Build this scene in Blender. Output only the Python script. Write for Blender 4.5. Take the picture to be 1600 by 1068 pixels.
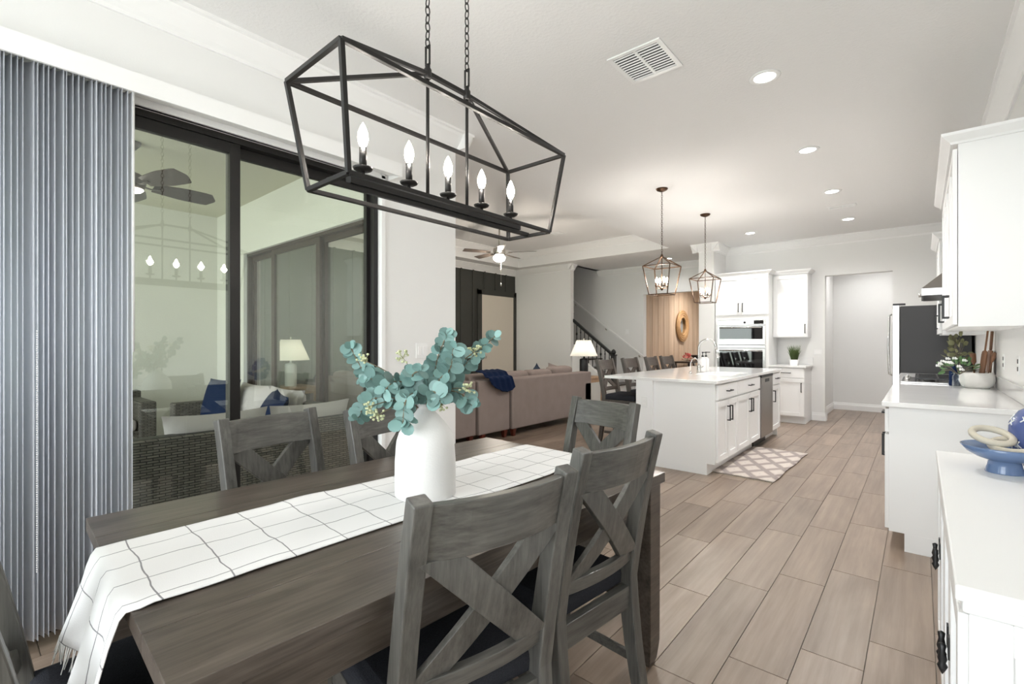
import bpy, bmesh, math, random
from mathutils import Vector, Matrix
random.seed(7)
PI = math.pi
C = bpy.context.scene.collection
for o in list(bpy.data.objects): bpy.data.objects.remove(o)
S = bpy.context.scene

# ---------------------------------------------------------------- camera, world, exposure, daylight
cam = bpy.data.cameras.new('camera'); cam.sensor_width = 36; cam.lens = 745.0/1600*36; cam.clip_start = .02
co = bpy.data.objects.new('camera', cam); C.objects.link(co)
co.location = (0, 0, 1.286); co.rotation_euler = (PI/2, 0, .70857); S.camera = co
S.view_settings.view_transform = 'Standard'; S.view_settings.look = 'None'
S.view_settings.gamma = 1; S.view_settings.use_curve_mapping = False
S.view_settings.exposure = 0.80
W = bpy.data.worlds.new('sky'); S.world = W; W.use_nodes = True
bgn = W.node_tree.nodes['Background']; bgn.inputs[0].default_value = (.80, .90, 1.0, 1); bgn.inputs[1].default_value = 1.3
def light(name, typ, loc, power, col=(1, 1, 1), rot=(0, 0, 0), **kw):
    l = bpy.data.lights.new(name, typ); l.energy = power; l.color = col
    for k, v in kw.items(): setattr(l, k, v)
    o = bpy.data.objects.new(name, l); C.objects.link(o); o.location = loc; o.rotation_euler = rot
    return o
light('sun', 'SUN', (0, -8, 9), 3.0, (1, .96, .9), (math.radians(48), 0, math.radians(-35)), angle=.01)
# daylight standing in the large window of the near wall, behind the camera
light('window_daylight', 'AREA', (-1.25, -2.72, 1.35), 74, (.91, .95, 1.0), (PI/2, 0, 0), shape='RECTANGLE', size=2.7, size_y=2.1)
# daylight entering the open side of the lanai
light('lanai_daylight', 'AREA', (-5.3, -3.7, 1.6), 140, (.93, .97, .95), (PI/2, 0, 0), shape='RECTANGLE', size=4.6, size_y=2.8)

H = 2.985
# ---------------------------------------------------------------- materials
MATS = {}
def sr(r, g, b):
    f = lambda v: (v/255/12.92) if v <= 10 else ((v/255+.055)/1.055)**2.4
    return (f(r), f(g), f(b))
def base(name):
    m = bpy.data.materials.new(name); m.use_nodes = True; MATS[name] = m
    nt = m.node_tree; return m, nt, nt.nodes['Principled BSDF']
def N(nt, t, **kw):
    n = nt.nodes.new(t)
    for k, v in kw.items(): setattr(n, k, v)
    return n
def plain(name, col, rough=.5, metal=0, bump=0, bscale=200, var=0, vscale=6, coat=0, objvar=0, spec=None):
    m, nt, b = base(name)
    b.inputs['Roughness'].default_value = rough; b.inputs['Metallic'].default_value = metal
    b.inputs['Base Color'].default_value = (*col, 1)
    if coat: b.inputs['Coat Weight'].default_value = coat
    if spec is not None: b.inputs['Specular IOR Level'].default_value = spec
    tc = N(nt, 'ShaderNodeTexCoord')
    if var or objvar:
        hs = N(nt, 'ShaderNodeHueSaturation'); hs.inputs['Color'].default_value = (*col, 1)
        nt.links.new(hs.outputs[0], b.inputs['Base Color'])
        if var:
            no = N(nt, 'ShaderNodeTexNoise'); no.inputs['Scale'].default_value = vscale; no.inputs['Detail'].default_value = 6
            nt.links.new(tc.outputs['Object'], no.inputs['Vector'])
            mr = N(nt, 'ShaderNodeMapRange'); mr.inputs[1].default_value = .25; mr.inputs[2].default_value = .75
            mr.inputs[3].default_value = 1-var; mr.inputs[4].default_value = 1+var
            nt.links.new(no.outputs[0], mr.inputs[0]); src = mr.outputs[0]
        else:
            oi = N(nt, 'ShaderNodeObjectInfo'); mr = N(nt, 'ShaderNodeMapRange')
            mr.inputs[3].default_value = 1-objvar; mr.inputs[4].default_value = 1+objvar
            nt.links.new(oi.outputs['Random'], mr.inputs[0]); src = mr.outputs[0]
        nt.links.new(src, hs.inputs['Value'])
    if bump:
        nb = N(nt, 'ShaderNodeTexNoise'); nb.inputs['Scale'].default_value = bscale; nb.inputs['Detail'].default_value = 3
        nt.links.new(tc.outputs['Object'], nb.inputs['Vector'])
        bp = N(nt, 'ShaderNodeBump'); bp.inputs['Strength'].default_value = bump; bp.inputs['Distance'].default_value = .01
        nt.links.new(nb.outputs[0], bp.inputs['Height']); nt.links.new(bp.outputs[0], b.inputs['Normal'])
    return m
def wood(name, dark, light_, axis, rough=.4, scale=1.0, objvar=.0, knots=False, bump=.15):
    m, nt, b = base(name); b.inputs['Roughness'].default_value = rough
    tc = N(nt, 'ShaderNodeTexCoord'); mp = N(nt, 'ShaderNodeMapping')
    sc = [60*scale]*3; sc[axis] = 3*scale; mp.inputs['Scale'].default_value = sc
    oi = N(nt, 'ShaderNodeObjectInfo'); ad = N(nt, 'ShaderNodeVectorMath', operation='ADD')
    mu = N(nt, 'ShaderNodeMath', operation='MULTIPLY'); mu.inputs[1].default_value = 37
    nt.links.new(oi.outputs['Random'], mu.inputs[0]); nt.links.new(mu.outputs[0], ad.inputs[1])
    nt.links.new(tc.outputs['Object'], ad.inputs[0]); nt.links.new(ad.outputs[0], mp.inputs['Vector'])
    n1 = N(nt, 'ShaderNodeTexNoise'); n1.inputs['Scale'].default_value = 1; n1.inputs['Detail'].default_value = 7; n1.inputs['Roughness'].default_value = .65
    nt.links.new(mp.outputs[0], n1.inputs['Vector'])
    mp2 = N(nt, 'ShaderNodeMapping'); s2 = [9*scale]*3; s2[axis] = 2.2*scale; mp2.inputs['Scale'].default_value = s2
    nt.links.new(ad.outputs[0], mp2.inputs['Vector'])
    n2 = N(nt, 'ShaderNodeTexNoise'); n2.inputs['Scale'].default_value = 1; n2.inputs['Detail'].default_value = 4; n2.inputs['Distortion'].default_value = .8
    nt.links.new(mp2.outputs[0], n2.inputs['Vector'])
    mx = N(nt, 'ShaderNodeMath', operation='MULTIPLY_ADD'); mx.inputs[1].default_value = .45
    nt.links.new(n2.outputs[0], mx.inputs[0])
    mm = N(nt, 'ShaderNodeMath', operation='MULTIPLY'); mm.inputs[1].default_value = .55
    nt.links.new(n1.outputs[0], mm.inputs[0]); nt.links.new(mm.outputs[0], mx.inputs[2])
    cr = N(nt, 'ShaderNodeValToRGB'); cr.color_ramp.elements[0].position = .32; cr.color_ramp.elements[1].position = .68
    cr.color_ramp.elements[0].color = (*dark, 1); cr.color_ramp.elements[1].color = (*light_, 1)
    nt.links.new(mx.outputs[0], cr.inputs[0])
    hs = N(nt, 'ShaderNodeHueSaturation'); nt.links.new(cr.outputs[0], hs.inputs['Color'])
    mr = N(nt, 'ShaderNodeMapRange'); mr.inputs[3].default_value = 1-objvar; mr.inputs[4].default_value = 1+objvar
    nt.links.new(oi.outputs['Random'], mr.inputs[0]); nt.links.new(mr.outputs[0], hs.inputs['Value'])
    nt.links.new(hs.outputs[0], b.inputs['Base Color'])
    bp = N(nt, 'ShaderNodeBump'); bp.inputs['Strength'].default_value = bump; bp.inputs['Distance'].default_value = .003
    nt.links.new(mx.outputs[0], bp.inputs['Height']); nt.links.new(bp.outputs[0], b.inputs['Normal'])
    return m
def glow(name, col, strength):
    m, nt, b = base(name); b.inputs['Base Color'].default_value = (*col, 1)
    b.inputs['Emission Color'].default_value = (*col, 1); b.inputs['Emission Strength'].default_value = strength
    return m
def glass(name, tint, f0=.07, gain=1.0):
    m = bpy.data.materials.new(name); m.use_nodes = True; MATS[name] = m; nt = m.node_tree
    nt.nodes.remove(nt.nodes['Principled BSDF']); out = nt.nodes['Material Output']
    tr = N(nt, 'ShaderNodeBsdfTransparent'); tr.inputs[0].default_value = (*tint, 1)
    gl = N(nt, 'ShaderNodeBsdfGlossy'); gl.inputs['Roughness'].default_value = 0; gl.inputs[0].default_value = (.95, 1, .98, 1)
    lw = N(nt, 'ShaderNodeLayerWeight'); pw = N(nt, 'ShaderNodeMath', operation='POWER'); pw.inputs[1].default_value = 4.0
    nt.links.new(lw.outputs['Facing'], pw.inputs[0])
    mr = N(nt, 'ShaderNodeMapRange'); mr.inputs[3].default_value = f0; mr.inputs[4].default_value = gain
    nt.links.new(pw.outputs[0], mr.inputs[0])
    mx = N(nt, 'ShaderNodeMixShader'); nt.links.new(mr.outputs[0], mx.inputs[0])
    nt.links.new(tr.outputs[0], mx.inputs[1]); nt.links.new(gl.outputs[0], mx.inputs[2]); nt.links.new(mx.outputs[0], out.inputs[0])
    return m
def translucent(name, col, frac=.5, rough=.6):
    m, nt, b = base(name); b.inputs['Base Color'].default_value = (*col, 1); b.inputs['Roughness'].default_value = rough
    t = N(nt, 'ShaderNodeBsdfTranslucent'); t.inputs[0].default_value = (*col, 1)
    mx = N(nt, 'ShaderNodeMixShader'); mx.inputs[0].default_value = frac; out = nt.nodes['Material Output']
    nt.links.new(b.outputs[0], mx.inputs[1]); nt.links.new(t.outputs[0], mx.inputs[2]); nt.links.new(mx.outputs[0], out.inputs[0])
    return m
def wicker(name, dark, lite):
    m, nt, b = base(name); b.inputs['Roughness'].default_value = .55
    tc = N(nt, 'ShaderNodeTexCoord'); br = N(nt, 'ShaderNodeTexBrick'); sx = N(nt, 'ShaderNodeSeparateXYZ'); cx = N(nt, 'ShaderNodeCombineXYZ')
    nt.links.new(tc.outputs['Object'], sx.inputs[0]); ad = N(nt, 'ShaderNodeMath', operation='ADD')
    nt.links.new(sx.outputs[0], ad.inputs[0]); nt.links.new(sx.outputs[1], ad.inputs[1])
    nt.links.new(ad.outputs[0], cx.inputs[0]); nt.links.new(sx.outputs[2], cx.inputs[1]); nt.links.new(cx.outputs[0], br.inputs['Vector'])
    br.inputs['Scale'].default_value = 8; br.inputs['Brick Width'].default_value = .5; br.inputs['Row Height'].default_value = .13
    br.inputs['Mortar Size'].default_value = .03; br.inputs['Mortar Smooth'].default_value = .8; br.inputs['Bias'].default_value = 0
    br.inputs['Color1'].default_value = (*lite, 1); br.inputs['Color2'].default_value = (*[v*.6 for v in lite], 1); br.inputs['Mortar'].default_value = (*dark, 1)
    nt.links.new(br.outputs['Color'], b.inputs['Base Color'])
    bp = N(nt, 'ShaderNodeBump', invert=True); bp.inputs['Strength'].default_value = .8; bp.inputs['Distance'].default_value = .01
    nt.links.new(br.outputs['Fac'], bp.inputs['Height']); nt.links.new(bp.outputs[0], b.inputs['Normal'])
    return m
def gridcloth(name, col, line, px, py, wd=.004):
    m, nt, b = base(name); b.inputs['Roughness'].default_value = .85; b.inputs['Specular IOR Level'].default_value = .1
    uv = N(nt, 'ShaderNodeTexCoord'); no = N(nt, 'ShaderNodeTexNoise'); no.inputs['Scale'].default_value = 9
    nt.links.new(uv.outputs['UV'], no.inputs['Vector'])
    sb = N(nt, 'ShaderNodeVectorMath', operation='SUBTRACT'); sb.inputs[1].default_value = (.5, .5, .5); nt.links.new(no.outputs['Color'], sb.inputs[0])
    sc = N(nt, 'ShaderNodeVectorMath', operation='SCALE'); sc.inputs['Scale'].default_value = .018; nt.links.new(sb.outputs[0], sc.inputs[0])
    ad = N(nt, 'ShaderNodeVectorMath', operation='ADD'); nt.links.new(uv.outputs['UV'], ad.inputs[0]); nt.links.new(sc.outputs[0], ad.inputs[1])
    sx = N(nt, 'ShaderNodeSeparateXYZ'); nt.links.new(ad.outputs[0], sx.inputs[0]); fs = []
    for i, p in ((0, px), (1, py)):
        pp = N(nt, 'ShaderNodeMath', operation='PINGPONG'); pp.inputs[1].default_value = p/2; nt.links.new(sx.outputs[i], pp.inputs[0])
        lt = N(nt, 'ShaderNodeMath', operation='LESS_THAN'); lt.inputs[1].default_value = wd/2; nt.links.new(pp.outputs[0], lt.inputs[0]); fs.append(lt)
    mxx = N(nt, 'ShaderNodeMath', operation='MAXIMUM'); nt.links.new(fs[0].outputs[0], mxx.inputs[0]); nt.links.new(fs[1].outputs[0], mxx.inputs[1])
    mc = N(nt, 'ShaderNodeMix', data_type='RGBA'); mc.inputs['A'].default_value = (*col, 1); mc.inputs['B'].default_value = (*line, 1)
    nt.links.new(mxx.outputs[0], mc.inputs['Factor']); nt.links.new(mc.outputs['Result'], b.inputs['Base Color'])
    nb = N(nt, 'ShaderNodeTexNoise'); nb.inputs['Scale'].default_value = 350; nt.links.new(uv.outputs['UV'], nb.inputs['Vector'])
    bp = N(nt, 'ShaderNodeBump'); bp.inputs['Strength'].default_value = .25; bp.inputs['Distance'].default_value = .003
    nt.links.new(nb.outputs[0], bp.inputs['Height']); nt.links.new(bp.outputs[0], b.inputs['Normal'])
    return m
def rugmat(name):
    m, nt, b = base(name); b.inputs['Roughness'].default_value = .95; b.inputs['Specular IOR Level'].default_value = .05
    tc = N(nt, 'ShaderNodeTexCoord'); sx = N(nt, 'ShaderNodeSeparateXYZ'); nt.links.new(tc.outputs['Object'], sx.inputs[0])
    outs = []
    for i, p in ((0, .235), (1, .36)):
        pp = N(nt, 'ShaderNodeMath', operation='PINGPONG'); pp.inputs[1].default_value = p/2; nt.links.new(sx.outputs[i], pp.inputs[0])
        dv = N(nt, 'ShaderNodeMath', operation='DIVIDE'); dv.inputs[1].default_value = p/2; nt.links.new(pp.outputs[0], dv.inputs[0]); outs.append(dv)
    ad = N(nt, 'ShaderNodeMath', operation='ADD'); nt.links.new(outs[0].outputs[0], ad.inputs[0]); nt.links.new(outs[1].outputs[0], ad.inputs[1])
    pp = N(nt, 'ShaderNodeMath', operation='PINGPONG'); pp.inputs[1].default_value = 1; nt.links.new(ad.outputs[0], pp.inputs[0])
    no = N(nt, 'ShaderNodeTexNoise'); no.inputs['Scale'].default_value = 14; no.inputs['Detail'].default_value = 5; nt.links.new(tc.outputs['Object'], no.inputs['Vector'])
    ma = N(nt, 'ShaderNodeMath', operation='MULTIPLY_ADD'); ma.inputs[1].default_value = .22; nt.links.new(no.outputs[0], ma.inputs[0]); nt.links.new(pp.outputs[0], ma.inputs[2])
    cr = N(nt, 'ShaderNodeValToRGB'); e = cr.color_ramp.elements; e[0].position = .0; e[1].position = 1.0
    e[0].color = (*sr(176, 166, 160), 1); e[1].color = (*sr(166, 156, 152), 1)
    for p, c in ((.24, sr(214, 205, 197)), (.70, sr(210, 200, 192)), (.82, sr(186, 174, 167)), (.93, sr(160, 149, 145))):
        k = e.new(p); k.color = (*c, 1)
    nt.links.new(ma.outputs[0], cr.inputs[0]); nt.links.new(cr.outputs[0], b.inputs['Base Color'])
    nb = N(nt, 'ShaderNodeTexNoise'); nb.inputs['Scale'].default_value = 260; nt.links.new(tc.outputs['Object'], nb.inputs['Vector'])
    bp = N(nt, 'ShaderNodeBump'); bp.inputs['Strength'].default_value = .5; bp.inputs['Distance'].default_value = .004
    nt.links.new(nb.outputs[0], bp.inputs['Height']); nt.links.new(bp.outputs[0], b.inputs['Normal'])
    return m
plain('wall', (.84, .835, .82), .7, bump=.05, bscale=120)
plain('ceil', (.86, .855, .845), .8, bump=.25, bscale=55)
plain('trim', (.90, .895, .885), .45)
plain('cab', (.90, .90, .895), .38)
plain('quartz', (.86, .855, .845), .08, var=.03, vscale=5)
plain('lanai_wall', sr(214, 213, 205), .85, bump=.35, bscale=70)
plain('lanai_ceil', sr(196, 194, 174), .85, bump=.2, bscale=70)
plain('grout', sr(150, 140, 130), .8)
wood('plank', sr(116, 99, 86), sr(166, 148, 132), 1, .32, .34, .09, bump=.05)
plain('darkwall', sr(62, 62, 58), .55)
plain('cream', sr(226, 217, 203), .5)
plain('black', (.012, .012, .013), .4)
plain('iron', sr(38, 36, 35), .42, .4)
plain('bronze', sr(84, 62, 46), .38, .75)
plain('steel', (.62, .61, .60), .26, 1)
plain('darksteel', (.36, .34, .32), .32, 1)
plain('chrome', (.80, .80, .80), .10, 1)
plain('nickel', (.58, .55, .50), .28, 1)
plain('blackglass', (.008, .008, .009), .03, coat=.5)
plain('graphite', sr(52, 52, 53), .5)
plain('white', (.88, .88, .87), .35)
plain('ceramic', (.88, .87, .85), .75, bump=.12, bscale=160)
wood('table_wood', sr(50, 43, 38), sr(104, 94, 85), 1, .30, 1.5)
wood('chair_z', sr(58, 57, 54), sr(110, 108, 103), 2, .34, 1.7)
wood('chair_x', sr(58, 57, 54), sr(110, 108, 103), 0, .34, 1.7)
wood('stool_z', sr(54, 47, 42), sr(92, 82, 74), 2, .4)
wood('stool_x', sr(54, 47, 42), sr(92, 82, 74), 0, .4)
plain('charcoal', sr(54, 55, 60), .95, bump=.5, bscale=500, var=.25, vscale=260, spec=.1)
plain('sofa', sr(152, 139, 134), .95, bump=.25, bscale=300, var=.06, vscale=7, spec=.15)
plain('navy', sr(24, 38, 68), .9, bump=.5, bscale=90, spec=.1)
plain('slate', sr(66, 76, 92), .9, spec=.1)
plain('cushion', sr(190, 184, 184), .9, bump=.15, bscale=200, spec=.1)
plain('greycushion', sr(92, 90, 92), .9, spec=.1)
wicker('wicker', sr(34, 34, 36), sr(128, 122, 116))
wood('cherry', sr(70, 28, 18), sr(112, 50, 34), 2, .35)
wood('oak', sr(168, 134, 104), sr(206, 174, 142), 2, .5)
wood('tan_board', sr(176, 148, 122), sr(206, 182, 156), 2, .55, .35, .09)
wood('rattan', sr(148, 108, 66), sr(198, 156, 106), 1, .6)
wood('spoon', sr(98, 64, 44), sr(146, 104, 76), 2, .5)
wood('fanwood', sr(70, 62, 58), sr(104, 94, 86), 0, .4)
plain('mirror', (.75, .77, .78), .03, 1)
wood('darkbrown', sr(34, 24, 20), sr(54, 40, 32), 0, .35)
plain('leaf', sr(114, 148, 143), .45, objvar=.32)
plain('leaf_green', sr(84, 118, 72), .55, objvar=.25)
plain('leaf_olive', sr(122, 122, 88), .55, objvar=.2)
plain('stem', sr(112, 104, 84), .7)
plain('seed', sr(196, 200, 160), .7)
plain('petal', (.88, .88, .86), .6)
plain('grass', sr(78, 96, 44), .6, objvar=.2)
plain('bluegloss', sr(100, 122, 158), .12)
plain('bluevase', sr(84, 98, 148), .25, var=.08, vscale=9)
plain('beads', sr(205, 197, 180), .8)
plain('concrete', sr(222, 219, 214), .8, bump=.2, bscale=60, var=.05, vscale=20)
plain('lawn', sr(96, 132, 58), .95, var=.3, vscale=3)
plain('pavers', sr(176, 168, 158), .8)
plain('pink', sr(214, 108, 104), .7)
plain('bronzeframe', sr(58, 44, 36), .4, .3)
plain('blackframe', sr(30, 28, 27), .42, .2)
glass('pane', (.955, .975, .95), .075, .9)
glass('clearglass', (.97, .98, .98), .03, .6)
glass('ovenglass', (.02, .02, .02), .25, 1.0)
translucent('slat', (.89, .91, .945), .58, .5)
translucent('shade', (.95, .94, .91), .5, .8)
glow('bulb', (1.0, .90, .74), 26)
glow('canlight', (1.0, .97, .92), 9)
glow('bowl_light', (1.0, .96, .88), 7)
glow('strip', (1.0, .95, .85), 5)
gridcloth('runner', (.88, .875, .865), sr(150, 148, 150), .105, .135, .0032)
rugmat('rug')

# ---------------------------------------------------------------- mesh helpers
class MB:
    def __init__(s): s.v = []; s.f = []; s.uv = None; s.sm = []
    def add(s, vs, fs, smooth=False):
        k = len(s.v); s.v += [tuple(v) for v in vs]; s.f += [tuple(k+i for i in f) for f in fs]; s.sm += [smooth]*len(fs); return s
    def box(s, x0, x1, y0, y1, z0, z1):
        x0, x1 = sorted((x0, x1)); y0, y1 = sorted((y0, y1)); z0, z1 = sorted((z0, z1))
        return s.add([(x0,y0,z0),(x1,y0,z0),(x1,y1,z0),(x0,y1,z0),(x0,y0,z1),(x1,y0,z1),(x1,y1,z1),(x0,y1,z1)],
                     [(0,3,2,1),(4,5,6,7),(0,1,5,4),(1,2,6,5),(2,3,7,6),(3,0,4,7)])
    def sweep(s, pts, w, d, up=(0, 1, 0)):
        """rectangular section: w across (side), d along 'up-ish' direction, swept through pts"""
        pts = [Vector(p) for p in pts]; up = Vector(up); rings = []
        for i, p in enumerate(pts):
            t = (pts[min(i+1, len(pts)-1)]-pts[max(i-1, 0)]).normalized()
            a = t.cross(up).normalized(); b = a.cross(t).normalized()
            ww = w[i] if isinstance(w, (list, tuple)) else w; dd = d[i] if isinstance(d, (list, tuple)) else d
            rings.append([p-a*ww/2-b*dd/2, p+a*ww/2-b*dd/2, p+a*ww/2+b*dd/2, p-a*ww/2+b*dd/2])
        vs = [v for r in rings for v in r]; fs = []; n = len(rings)
        for i in range(n-1):
            for j in range(4):
                q = (j+1) % 4; fs.append((i*4+j, i*4+q, i*4+4+q, i*4+4+j))
        fs.append((3, 2, 1, 0)); k = (n-1)*4; fs.append((k, k+1, k+2, k+3))
        return s.add(vs, fs)
    def bar(s, a, b, w, d=None, up=(0, 0, 1)):
        a, b = Vector(a), Vector(b); t = (b-a).normalized()
        if abs(t.dot(Vector(up))) > .95: up = (0, 1, 0) if abs(t.y) < .9 else (1, 0, 0)
        return s.sweep([a, b], w, d or w, up)
    def tube(s, pts, r, seg=8, closed=False, cap=True):
        pts = [Vector(p) for p in pts]; n = len(pts); rings = []; prev = None
        for i, p in enumerate(pts):
            t = ((pts[(i+1) % n]-pts[i-1]) if closed else (pts[min(i+1, n-1)]-pts[max(i-1, 0)])).normalized()
            u = Vector((0, 0, 1)) if abs(t.z) < .9 else Vector((1, 0, 0))
            if prev is not None: u = prev
            a = t.cross(u).normalized(); b = a.cross(t).normalized(); prev = b
            rr = r[i] if isinstance(r, (list, tuple)) else r
            rings.append([p+(a*math.cos(2*PI*j/seg)+b*math.sin(2*PI*j/seg))*rr for j in range(seg)])
        vs = [v for q in rings for v in q]; fs = []; m = n if closed else n-1
        for i in range(m):
            for j in range(seg):
                q = (j+1) % seg; i2 = (i+1) % n; fs.append((i*seg+j, i2*seg+j, i2*seg+q, i*seg+q))
        if cap and not closed: fs.append(tuple(range(seg))); fs.append(tuple((n-1)*seg+j for j in reversed(range(seg))))
        return s.add(vs, fs, True)
    def cyl(s, a, b, r, seg=12, r2=None): return s.tube([a, b], [r, r2 if r2 is not None else r], seg)
    def lathe(s, prof, seg=24, c=(0, 0, 0), sx=1, sy=1):
        vs = []; fs = []; n = len(prof)
        for (r, z) in prof:
            for j in range(seg):
                a = 2*PI*j/seg; vs.append((c[0]+r*math.cos(a)*sx, c[1]+r*math.sin(a)*sy, c[2]+z))
        for i in range(n-1):
            for j in range(seg):
                q = (j+1) % seg; fs.append((i*seg+j, i*seg+q, (i+1)*seg+q, (i+1)*seg+j))
        if prof[0][0] > 1e-6: fs.append(tuple(reversed(range(seg))))
        if prof[-1][0] > 1e-6: fs.append(tuple((n-1)*seg+j for j in range(seg)))
        return s.add(vs, fs, True)
    def prism(s, poly, a, b, axis):
        """poly: 2D points, extruded a..b along axis (0,1,2)"""
        def P(u, v, w):
            return {0: (w, u, v), 1: (u, w, v), 2: (u, v, w)}[axis]
        n = len(poly); vs = [P(u, v, a) for u, v in poly]+[P(u, v, b) for u, v in poly]
        fs = [tuple(range(n)), tuple(reversed(range(n, 2*n)))]+[(i, (i+1) % n+0, (i+1) % n+n, i+n) for i in range(n)]
        return s.add(vs, fs)
    def ring(s, o, i, z0, z1):
        """rectangular slab with a rectangular hole; o,i=(x0,x1,y0,y1)"""
        q = lambda r: [(r[0], r[2]), (r[1], r[2]), (r[1], r[3]), (r[0], r[3])]
        A, B = q(o), q(i); vs = [(x, y, z) for z in (z0, z1) for r in (A, B) for x, y in r]; fs = []
        for k in range(4):
            n = (k+1) % 4
            fs += [(k, n, 8+n, 8+k), (4+n, 4+k, 12+k, 12+n), (8+k, 8+n, 12+n, 12+k), (n, k, 4+k, 4+n)]
        return s.add(vs, fs)
    def build(s, name, mat, parent=None, bevel=0, sub=0, seg=2):
        me = bpy.data.meshes.new(name); me.from_pydata(s.v, [], s.f); me.materials.append(MATS[mat])
        me.polygons.foreach_set('use_smooth', s.sm)
        bm = bmesh.new(); bm.from_mesh(me); bmesh.ops.recalc_face_normals(bm, faces=bm.faces); bm.to_mesh(me); bm.free()
        o = bpy.data.objects.new(name, me); C.objects.link(o)
        if parent is not None: o.parent = parent
        if bevel:
            md = o.modifiers.new('bevel', 'BEVEL'); md.width = bevel; md.segments = seg; md.limit_method = 'ANGLE'; md.angle_limit = .6
            md.harden_normals = False
        if sub:
            md = o.modifiers.new('sub', 'SUBSURF'); md.levels = sub; md.render_levels = sub
        return o
def tag(o, label, cat, group=None):
    o['label'] = label; o['category'] = cat
    if group: o['group'] = group
    return o
def thing(name, label, cat, loc=(0, 0, 0), rz=0, group=None):
    o = bpy.data.objects.new(name, None); C.objects.link(o); o.empty_display_size = .1
    o.location = loc; o.rotation_euler = (0, 0, rz); return tag(o, label, cat, group)
def struct(name, mb, mat, parent=None, bevel=0):
    o = mb.build(name, mat, parent, bevel)
    if parent is None: o['kind'] = 'structure'
    return o
def inst(o, name, parent, loc=(0, 0, 0), rot=(0, 0, 0), scale=None):
    c = bpy.data.objects.new(name, o.data); C.objects.link(c); c.parent = parent; c.location = loc; c.rotation_euler = rot
    if scale: c.scale = scale
    for m in o.modifiers:
        if m.type == 'BEVEL':
            k = c.modifiers.new('bevel', 'BEVEL'); k.width = m.width; k.segments = m.segments; k.limit_method = 'ANGLE'; k.angle_limit = .6
        if m.type == 'SUBSURF':
            k = c.modifiers.new('sub', 'SUBSURF'); k.levels = m.levels; k.render_levels = m.render_levels
    return c
def copy_tree(o, parent=None):
    c = o.copy(); C.objects.link(c); c.parent = parent
    for ch in list(o.children): copy_tree(ch, c)
    return c
def pillow_mb(w, h, t, n=10, sag=0.0):
    """soft square cushion in the XZ plane, thickness along Y, base at z=0"""
    mb = MB(); vs = []; fs = []
    for side in (1, -1):
        for i in range(n+1):
            for j in range(n+1):
                u = i/n*2-1; v = j/n*2-1
                e = (1-abs(u)**3)*(1-abs(v)**3); th = t/2*e**.5 if e > 0 else 0
                pin = 1-.08*(1-abs(u)**2)*abs(v)**4-.0; pin2 = 1-.08*(1-abs(v)**2)*abs(u)**4
                vs.append((u*w/2*pin2, side*th, h/2+v*h/2*pin-sag*(1-u*u)*(v > .8)))
    m = (n+1)**2
    for i in range(n):
        for j in range(n):
            a = i*(n+1)+j; fs.append((a, a+n+1, a+n+2, a+1)); fs.append((m+a, m+a+1, m+a+n+2, m+a+n+1))
    mb.add(vs, fs, True); return mb

# ---------------------------------------------------------------- floor
fl = struct('floor', MB().box(-7.7, .6, -2.9, 14.3, -.12, -.006), 'grout')
PW, PL = .2142, .917
X0 = -.168
rest = MB(); meshes = {}
def plank(xa, xb, ya, yb, individual):
    xa += .002; xb -= .002; ya += .002; yb -= .002
    if xb-xa < .02 or yb-ya < .03: return
    if individual:
        cx, cy = (xa+xb)/2, (ya+yb)/2; key = (round(xb-xa, 3), round(yb-ya, 3))
        if key not in meshes:
            mb = MB(); w, l = (xb-xa)/2, (yb-ya)/2
            o = mb.box(-w, w, -l, l, -.012, 0).build('plank', 'plank', fl); meshes[key] = o; o.location = (cx, cy, 0)
        else: inst(meshes[key], 'plank', fl, (cx, cy, 0))
    else: rest.box(xa, xb, ya, yb, -.012, 0)
for k in range(-36, 4):
    xa, xb = X0+k*PW, X0+(k+1)*PW; xc = (xa+xb)/2
    xa = max(xa, -7.55); xb = min(xb, .47)
    off = 2.31+.25*((xc+.275)/PW)
    if xc > -2.9: y0, y1 = -2.7, (11.0 if -1.4 < xc < .47 else 9.19)
    else: y0, y1 = 2.67, 10.1
    j = math.floor((y0-off)/PL)
    while off+j*PL < y1:
        ya, yb = max(off+j*PL, y0), min(off+(j+1)*PL, y1); j += 1
        vis = (xc > -2.9 and yb > -.1 and (ya < 9.2 or -1.3 < xc < 0)) or (-5.0 < xc < -2.9 and 3.2 < yb and ya < 8.8)
        plank(xa, xb, ya, yb, vis)
rest.box(-4.9, -2.9, 10.1, 14.1, -.012, 0)
ro = rest.build('plank_field', 'plank', fl); ro['kind'] = 'stuff'

# ---------------------------------------------------------------- walls, ceilings
HH = 3.32
struct('wall_left', MB().box(-3.05, -2.9, -2.75, -1.78, 0, HH).box(-3.05, -2.9, -1.78, 1.96, 2.44, HH).box(-3.05, -2.9, 1.96, 2.67, 0, HH), 'wall')
struct('wall_right', MB().box(.47, .6, -2.75, 11.15, 0, HH), 'wall')
struct('wall_near', MB().box(-3.05, -2.6, -2.85, -2.7, 0, HH).box(.1, .6, -2.85, -2.7, 0, HH).box(-2.6, .1, -2.85, -2.7, 2.44, HH).box(-2.6, .1, -2.85, -2.7, 0, .22), 'wall')
struct('wall_kitchen', MB().box(-2.96, -1.18, 9.19, 9.33, 0, HH).box(-.32, .6, 9.19, 9.33, 0, HH).box(-1.18, -.32, 9.19, 9.33, 2.36, HH), 'wall')
struct('wall_pillar', MB().box(-2.96, -2.71, 8.5, 9.19, 0, HH), 'wall')
struct('wall_hall', MB().box(-1.42, -1.28, 9.33, 11.0, 0, HH).box(-1.42, .6, 11.0, 11.14, 0, HH), 'wall')
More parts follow.
